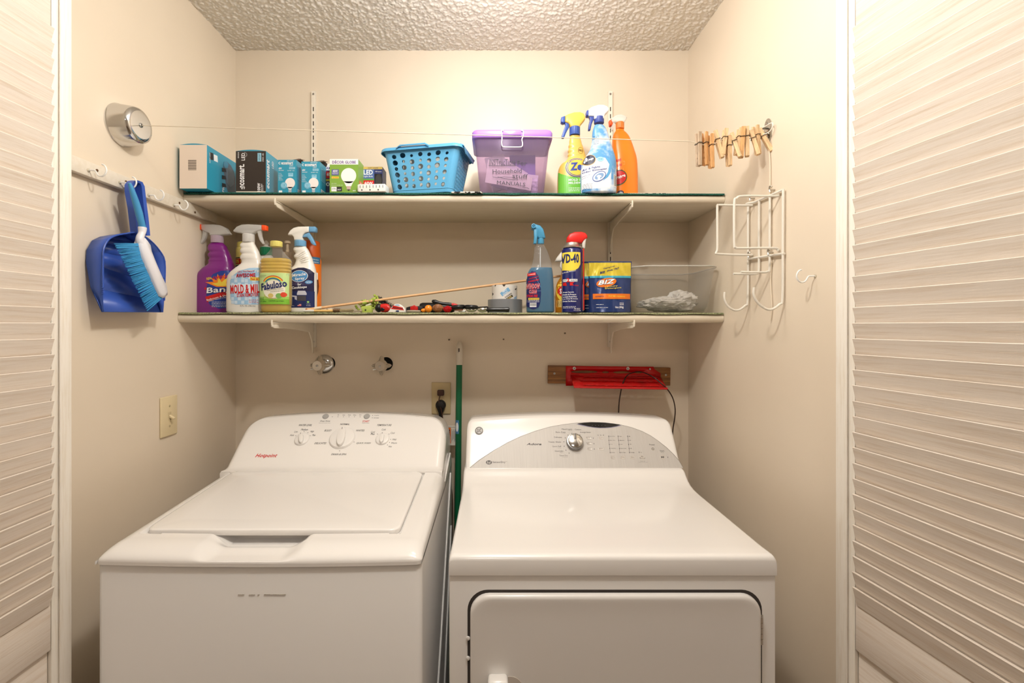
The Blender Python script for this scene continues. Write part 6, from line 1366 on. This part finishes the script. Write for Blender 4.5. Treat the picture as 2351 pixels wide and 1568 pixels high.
m = MB(); RR = lambda g_, z: [(x, y, z+.004*math.exp(-(x/.05)**2)*(1 if y < 0 or 1 else 0)) for x, y in rrect(a_(1)+g_, b2_(1)+g_, RC+g_, 6)]
m.loft([RR(-.001, HB-.008), RR(.001, HB), RR(.006, HB+.002), RR(.010, HB-.001), RR(.012, HB-.010), RR(.010, HB-.010), RR(.008, HB-.003), RR(.0015, HB-.004)]); m.build('rim', BB, r, ang=50)
m = MB(); m.loft([[(x, -b2_(1)-.013, z), (x, -b2_(1)+.001, z+.002), (x, -b2_(1)+.001, z+.005), (x, -b2_(1)-.010, z+.004), (x, -b2_(1)-.016, z-.004)] for x, z in ((-.078, HB-.004), (-.066, HB+.004), (.020, HB+.004), (.034, HB-.004))]); m.build('lip_handle', BB, r)
m = MB(); g0 = a_(1)
m.loft([[(g0+.001, y, z+.004), (g0+.012, y, z), (g0+.0155, y, z-.022*s_), (g0+.0135, y, z-.024*s_), (g0+.010, y, z-.003), (g0+.001, y, z)] for y, z, s_ in ((-.070, HB, .2), (-.05, HB, 1), (.05, HB, 1), (.070, HB, .2))]); m.build('side_handle', BB, r)
for x in (-.070, .070): 
    for y in (-.057, .055): MB().lathe([(.008, -.004), (.010, 0), (.008, .004)], 18, 'y', (x, y, .0055)).build('foot', BB, r)
m = MB()
for z in (.012, .1405): m.tube([(x, y, z) for x, y in rrect(a_(z/HB)+.0012, b2_(z/HB)+.0012, RC+.001, 6)]+[(a_(z/HB)+.0012, b2_(z/HB)-RC, z)], .0012, 6)
m.build('bead', BB, r)
for i_, (lb_, yy, an) in enumerate((('crumpled white paper sheet inside the blue basket, nearest its front', -.050, .04), ('second white paper sheet inside the blue basket, behind the first', .03, -.08))):
    t = thing('paper_sheet', lb_, 'paper', (r.location.x, r.location.y+yy, r.location.z+.003), -.20+an, 'papers inside the blue basket'); m = MB(); n = 24; vs = []
    for j in range(15):
        for i in range(n+1): vs.append(((i/n-.5)*.16, .006*noise.noise((i*.35, j*.4, 3+i_)), (j/14)*.118+.006*noise.noise((i*.3, 1, 5+i_))*(j/14)))
    m.add(vs, [(j*(n+1)+i, j*(n+1)+i+1, (j+1)*(n+1)+i+1, (j+1)*(n+1)+i) for j in range(14) for i in range(n)]); m.build('sheet', PAPER, t, ang=20)
# ---------------------------------------------------------------- purple lid bin
LIL = mat((186, 160, 226), .3, alpha=.0+.72); LID = mat((172, 124, 214), .3, coat=.2)
wt, wb_ = 178*1.49/F/2, 149*1.49/F/2; cxp = ((1176-VX)*1.50/F); r = thing('storage_bin', 'clear storage bin with purple lid and white handle, full of manuals', 'storage bin', (cxp, 1.575, ZT)); HT = .184
dt, db_ = .082, .070; m = MB(); R4 = lambda a, b, z, rr=.014: [(x, y, z) for x, y in rrect(a, b, rr, 5)]
m.loft([R4(wb_-.004, db_-.004, .0005), R4(wb_, db_, .004), R4(wb_+(wt-wb_)*.9, db_+(dt-db_)*.9, HT-.012), R4(wt, dt, HT), R4(wt-.004, dt-.004, HT), R4(wb_+(wt-wb_)*.9-.002, db_+(dt-db_)*.9-.002, HT-.012), R4(wb_-.002, db_-.002, .004)]); m.build('tub', mat((228, 212, 232), .15, alpha=.09), r, ang=50)
m = MB(); m.loft([R4(wt+.004, dt+.004, HT-.008, .018), R4(wt+.006, dt+.006, HT-.006, .020), R4(wt+.006, dt+.006, HT+.012, .020), R4(wt+.003, dt+.003, HT+.018, .020), R4(wt-.006, dt-.006, HT+.020, .018), R4(wt-.012, dt-.012, HT+.016, .016)]); m.build('lid', LID, r, ang=50)
m = MB(); m.box(-.031, .028, -dt-.0095, -dt-.004, HT-.002, HT+.013, r=.002); m.build('lid_latch', LID, r)
hw = .0345; yf_ = -dt-.0105; m = MB()
m.tube(spl([(-hw+.006, yf_+.002, HT+.012), (-hw, yf_, HT+.012), (-hw, yf_, HT+.004), (-hw+.001, yf_+.001, HT-.012), (-hw, yf_-.001, HT-.028), (-hw+.002, yf_, HT-.038), (-hw+.010, yf_, HT-.0405), (0, yf_, HT-.041), (hw-.012, yf_, HT-.041), (hw-.004, yf_, HT-.039), (hw-.002, yf_, HT-.03), (hw-.004, yf_, HT-.016), (hw, yf_, HT-.006), (hw, yf_, HT+.010), (hw-.006, yf_+.002, HT+.013)], 4), .0018, 8); m.build('handle', mat((238, 236, 238), .3), r)
PP = mat((150, 110, 205), .35); pc = [PAPER, mat((222, 214, 216), .6), mat((206, 200, 214), .6), PP]
rb = Vector(r.location)
def sheet(label, x0, x1, z0, z1, y, rot, mm, cat='booklet', th=.003):
    t = thing('paper_booklet', label, cat, (rb.x+(x0+x1)/2, rb.y+y, rb.z+(z0+z1)/2), 0, 'papers inside the storage bin'); t.rotation_euler = (-.06, rot, 0)
    hw_, hh = (x1-x0)/2, (z1-z0)/2; m = MB(); m.box(-hw_, hw_, -th/2, th/2, -hh, hh, r=.0006, seg=1); m.build('cover', mm, t); return t
sheet('purple folder standing at the back right inside the storage bin', -.005, .085, .045, .165, .035, .0, PP, th=.004)
sheet('white manual leaning steeply inside the storage bin, left side', -.078, -.010, .03, .15, .0, -.25, pc[0], th=.006)
sheet('pale manual leaning across the middle of the storage bin', -.050, .045, .045, .115, -.014, .55, pc[1], th=.004)
sheet('off-white booklet fanned behind the handwritten note', -.062, .062, .018, .085, -.028, .30, pc[2], th=.004)
sheet('lilac tinted leaflet in lower right of the storage bin', -.01, .085, .012, .075, -.040, .12, pc[1], th=.003)
# crumpled film inside bottom right
t = thing('plastic_sleeve', 'crumpled clear plastic sleeve at bottom right inside the storage bin', 'plastic sleeve', (rb.x+.035, rb.y-.052, rb.z+.03)); m = MB(); n = 18; vs = []
for j in range(12):
    for i in range(n+1): vs.append(((i/n-.5)*.10, .008*noise.noise((i*.5, j*.6, 3)), (j/11-.5)*.05+.004*noise.noise((i*.4, j, 5))))
m.add(vs, [(j*(n+1)+i, j*(n+1)+i+1, (j+1)*(n+1)+i+1, (j+1)*(n+1)+i) for j in range(11) for i in range(n)]); m.build('film', mat((236, 226, 240), .12, alpha=.35), t, ang=20)
# note on the front wall
kk = 1.49/F; tp = thing('paper_note', 'handwritten paper note reading Instructions for Household Stuff inside the bin front', 'note', (rb.x, rb.y-.0655, rb.z)); tp.rotation_euler = (.062, 0, 0)
C2 = 3.457; nx_ = lambda x, y: ((840+x/C2-1174.5)*kk, (445-(200+y/C2))*kk)
m = MB(); m.extr([nx_(*p) for p in ((965, 575), (1320, 720), (1305, 822), (938, 755))], -.0004, .0004); m.build('paper', mat((234, 230, 216), .6), tp, smooth=False)
mk = mat((60, 56, 66), .6); D = Deco(Plane((0, -dt+.0735, 0), (1, 0, 0), (0, 0, 1), 1)); D2 = Deco(Plane((0, -wb_*0-.0735, .0), (1, 0, 0), (0, .06, 1), 1))
sfr = Plane((0, -db_-.0012, .004), (1, 0, 0), (0, -(dt-db_)/(HT-.012)*.9, 1), kk); Dn = Deco(sfr)
def nb(s_, x0, y0, x1, y1, rot=0, bo=.0, sh=0): Dn.text(mk, s_, (840+x0/C2-1174.5), (445-200-y1/C2)-2.8, (840+x1/C2-1174.5), (445-200-y0/C2)-2.8, rot, bo, sh, .0008, 'handwriting')
ln_ = lambda pts, w_=.9: Dn.line(mk, [((840+x/C2-1174.5), (445-200-y/C2)-2.8) for x, y in pts], w_, .0008, 'handwriting')
nb('INSTrucTions', 972, 578, 1182, 626, 0, -.01); nb('For', 1198, 590, 1272, 628); nb('Household', 1000, 650, 1232, 692, .03); nb('stuff', 1158, 692, 1280, 730, -.05); nb('MANUALS', 1034, 745, 1262, 792, -.08)
ln_([(968, 628), (1040, 630), (1120, 628), (1184, 630)], 1.1); ln_([(1000, 716), (1040, 722), (1090, 716), (1150, 720), (1205, 735), (1180, 740), (1100, 732), (1040, 716)]); ln_([(1235, 795), (1262, 800), (1285, 806), (1292, 812), (1280, 803)])
Dn.build(r)
# ---------------------------------------------------------------- spray bottles on the upper shelf
cx = 1661; by = 849; YG = mat((232, 186, 92), .3, coat=.2); ZG = mat((110, 186, 62), .35)
rows = raw(by, cx, C2, [(849, 1535, 1785), (843, 1525, 1796), (825, 1521, 1801), (700, 1521, 1801), (640, 1524, 1797), (610, 1532, 1790), (585, 1550, 1774), (568, 1575, 1762), (552, 1592, 1752), (535, 1602, 1746), (520, 1600, 1742), (505, 1606, 1738), (488, 1602, 1733), (470, 1610, 1727), (452, 1607, 1720), (435, 1613, 1713), (415, 1614, 1708), (395, 1618, 1702), (375, 1622, 1698)])
r, k, sf, _ = bottle('spray_bottle', 'yellow and green mold stain spray bottle with blue trigger, upper shelf', 'spray bottle', 840+cx/C2, ZT, 1.592, rows, YG, bmax=20)
BT = mat((62, 92, 168), .35); YH = mat((236, 196, 92), .35)
sprayer(r, k, cx, by, C2, [(1580, 236), (1600, 225), (1650, 210), (1695, 208), (1725, 220), (1740, 245), (1736, 262), (1715, 285), (1700, 300), (1696, 318), (1620, 318), (1612, 296), (1600, 288), (1578, 280)], [(1578, 280), (1608, 290), (1612, 312), (1590, 350), (1572, 392), (1556, 392), (1552, 380), (1566, 340), (1582, 300)],
        [(1548, 246), (1578, 236), (1578, 284), (1562, 288), (1546, 280)], (1617, 312, 1698, 372), YH, BT, BT, BT, 17)
D = Deco(sf); l = L(cx, by, C2); sf.clip = (-40, 40)
D.poly(ZG, pxy(cx, by, C2, [(1522, 846), (1522, 650), (1545, 668), (1600, 690), (1680, 700), (1760, 690), (1798, 670), (1800, 846)]), .0003)
for a_s, mm, e_ in ((1, mat((40, 66, 150), .4), .0008), (.92, mat((240, 196, 70), .4), .0012), (.86, mat((40, 66, 150), .4), .0015), (.80, mat((240, 196, 70), .4), .0018)): D.ell(mm, (1665-cx)/C2, (by-626)/C2, 26*a_s, 20.5*a_s, e_)
D.text(mat((40, 66, 150), .4), 'Zep', *l(1608, 588, 1740, 668), .04, .08, .1, .0022); D.text(WT, 'MOLD STAIN &', *l(1598, 708, 1780, 724), .0, .03, e=.001); D.text(WT, 'MILDEW STAIN', *l(1598, 730, 1780, 746), 0, .03, e=.001); fine(D, WT, (1598-cx)/C2, (1690-cx)/C2, (by-774)/C2, 3, 3, .9, 3)
D.ring(mat((90, 60, 20), .4), (1697-cx)/C2, (by-494)/C2, 6, 7, .5, .0008); D.text(mat((90, 60, 20), .4), 'PRO', *l(1682, 486, 1714, 502), 0, .03, e=.001); D.build(r)
cx = 1662
# orange bottle
cxo = 2052; byo = 847; OC = mat((244, 130, 22), .3, coat=.25)
rows = raw(byo, cxo, C2, [(847, 1962, 2144), (841, 1953, 2152), (825, 1950, 2156), (640, 1952, 2154), (560, 1955, 2150), (520, 1955, 2143), (480, 1955, 2130), (440, 1955, 2116), (400, 1956, 2100), (370, 1960, 2084), (348, 1970, 2066), (334, 1980, 2052), (322, 1984, 2048), (312, 1984, 2048)])
r, k, sf, _ = bottle('spray_bottle', 'bright orange spray bottle with clear trigger head, rightmost on upper shelf', 'spray bottle', 840+cxo/C2, ZT, 1.60, rows, OC)
sprayer(r, k, cxo, byo, C2, [(1940, 262), (1955, 240), (1985, 222), (2020, 216), (2052, 226), (2068, 240), (2058, 262), (2040, 275), (1988, 275), (1975, 270), (1950, 280)], [(1952, 276), (1972, 272), (1972, 300), (1960, 330), (1950, 330), (1950, 300)], [(1928, 262), (1952, 250), (1955, 285), (1945, 302), (1932, 295)], (1984, 270, 2048, 318), TR, TR, ORN, mat((240, 150, 70), .3, alpha=.6), 15)
D = Deco(sf); l = L(cxo, byo, C2); sf.clip = (-28, 28)
for i, (t_, y0, y1, c_) in enumerate((('Fast', 545, 575, RED), ('Multi', 585, 612, RED), ('Clean', 625, 655, mat((60, 20, 14), .4)))): D.text(c_, t_, *l(1960, y0, 2010+i*4, y1), .1, .05, .1, .001)
D.ell(mat((30, 84, 50), .4), (1990-cxo)/C2, (byo-690)/C2, 19, 16, .0008, rot=.3); D.ell(RED, (1990-cxo)/C2, (byo-690)/C2, 17, 14, .0012, rot=.3); D.text(WT, 'Orange', *l(1950, 660, 2042, 715), .25, .05, .1, .0017); D.ell(mat((60, 20, 60), .4), (2005-cxo)/C2, (byo-798)/C2, 7, 4.5, .0008); D.text(WT, 'USA', *l(1992, 792, 2020, 804), 0, .02, e=.0013)
for i in range(16): D.ell(mat((250, 180, 110), .4), (2005+rnd.uniform(-25, 35)-cxo)/C2, (byo-rnd.uniform(570, 640))/C2, .7, .7, .0006, n=8)
D.build(r)
# sky blue air and fabric bottle
cx = 1845; by = 850; SKY = mat((92, 154, 208), .35, coat=.25, kind='sky')
rows = raw(by, cx, C2, [(850, 1718, 1972), (845, 1710, 1980), (830, 1706, 1985), (700, 1705, 1986), (620, 1712, 1985), (580, 1728, 1980), (545, 1750, 1972), (510, 1772, 1962), (480, 1784, 1952), (450, 1790, 1944), (420, 1796, 1934), (390, 1796, 1926), (365, 1798, 1918), (340, 1802, 1908), (322, 1808, 1898), (305, 1814, 1888)])
r, k, sf, _ = bottle('spray_bottle', 'sky patterned air and fabric spray bottle with white head and blue trigger', 'spray bottle', 840+cx/C2, ZT, 1.515, rows, SKY)
NB = mat((56, 74, 150), .35)
sprayer(r, k, cx, by, C2, [(1762, 190), (1790, 168), (1840, 152), (1880, 152), (1912, 165), (1924, 182), (1922, 200), (1895, 225), (1886, 245), (1884, 262), (1812, 262), (1806, 240), (1760, 238)], [(1768, 240), (1804, 240), (1808, 258), (1790, 300), (1780, 345), (1764, 346), (1768, 300), (1778, 262)],
        [(1746, 200), (1764, 190), (1764, 242), (1746, 234)], (1812, 240, 1888, 290), WT, NB, NB, NB, 17)
D = Deco(sf); l = L(cx, by, C2); sf.clip = (-40.2, 39.6); DB = mat((40, 58, 130), .4)
D.poly(mat((240, 240, 242), .35), pxy(cx, by, C2, [(1706, 848), (1706, 660), (1740, 625), (1800, 595), (1850, 585), (1900, 592), (1926, 620), (1930, 680), (1918, 848)]), .0004)
D.poly(mat((96, 164, 212), .4), pxy(cx, by, C2, [(1880, 590), (1915, 592), (1935, 640), (1925, 700), (1900, 740), (1860, 770), (1900, 700), (1912, 640)]), .0007)
for a_s, mm, e_ in ((1, mat((200, 160, 60), .4), .0012), (.92, mat((30, 30, 60), .4), .0015)): D.ell(mm, (1757-cx)/C2, (by-602)/C2, 14.5*a_s, 12.5*a_s, e_, rot=.35)
D.text(WT, 'Zep', *l(1722, 582, 1792, 622), .25, .07, .1, .002); D.text(DB, 'Air & Fabric', *l(1708, 652, 1840, 684), .14, .04, e=.0012); D.text(DB, 'Odor Eliminator', *l(1708, 672, 1894, 700), .13, .04, e=.0012)
D.ell(mat((70, 96, 160), .4), (1832-cx)/C2, (by-735)/C2, 16.5, 10.5, .0011, rot=.5); D.ell(mat((220, 228, 240), .4), (1832-cx)/C2, (by-735)/C2, 14.8, 8.8, .0014, rot=.5); D.ell(mat((130, 160, 200), .4), (1832-cx)/C2, (by-735)/C2, 11, 6, .0017, rot=.5); D.poly(WT, pxy(cx, by, C2, [(1810, 735), (1825, 725), (1845, 728), (1850, 740), (1838, 742), (1838, 760), (1820, 765), (1820, 745)]), .0021)
D.text(DB, 'freshens fabrics,', *l(1708, 712, 1784, 730), .15, 0, e=.001); D.text(DB, 'carpet and more', *l(1708, 728, 1784, 745), .15, 0, e=.001); D.ell(LBT, (1843-cx)/C2, (by-600)/C2, 8, 5.5, .001); D.text(DB, 'No dye', *l(1828, 594, 1858, 606), 0, 0, e=.0014)
fine(D, INK, (1712-cx)/C2, (1780-cx)/C2, (by-790)/C2, 5, 3, .8, 6); fine(D, INK, (1800-cx)/C2, (1836-cx)/C2, (by-405)/C2, 7, 3, .7, 7)
D.rect(WT, *l(1948, 715, 1982, 808), .0008)
for i in range(14): D.rect(INK, *l(1952, 720+i*6, 1978, 722.6+i*6), .0012)
D.build(r)
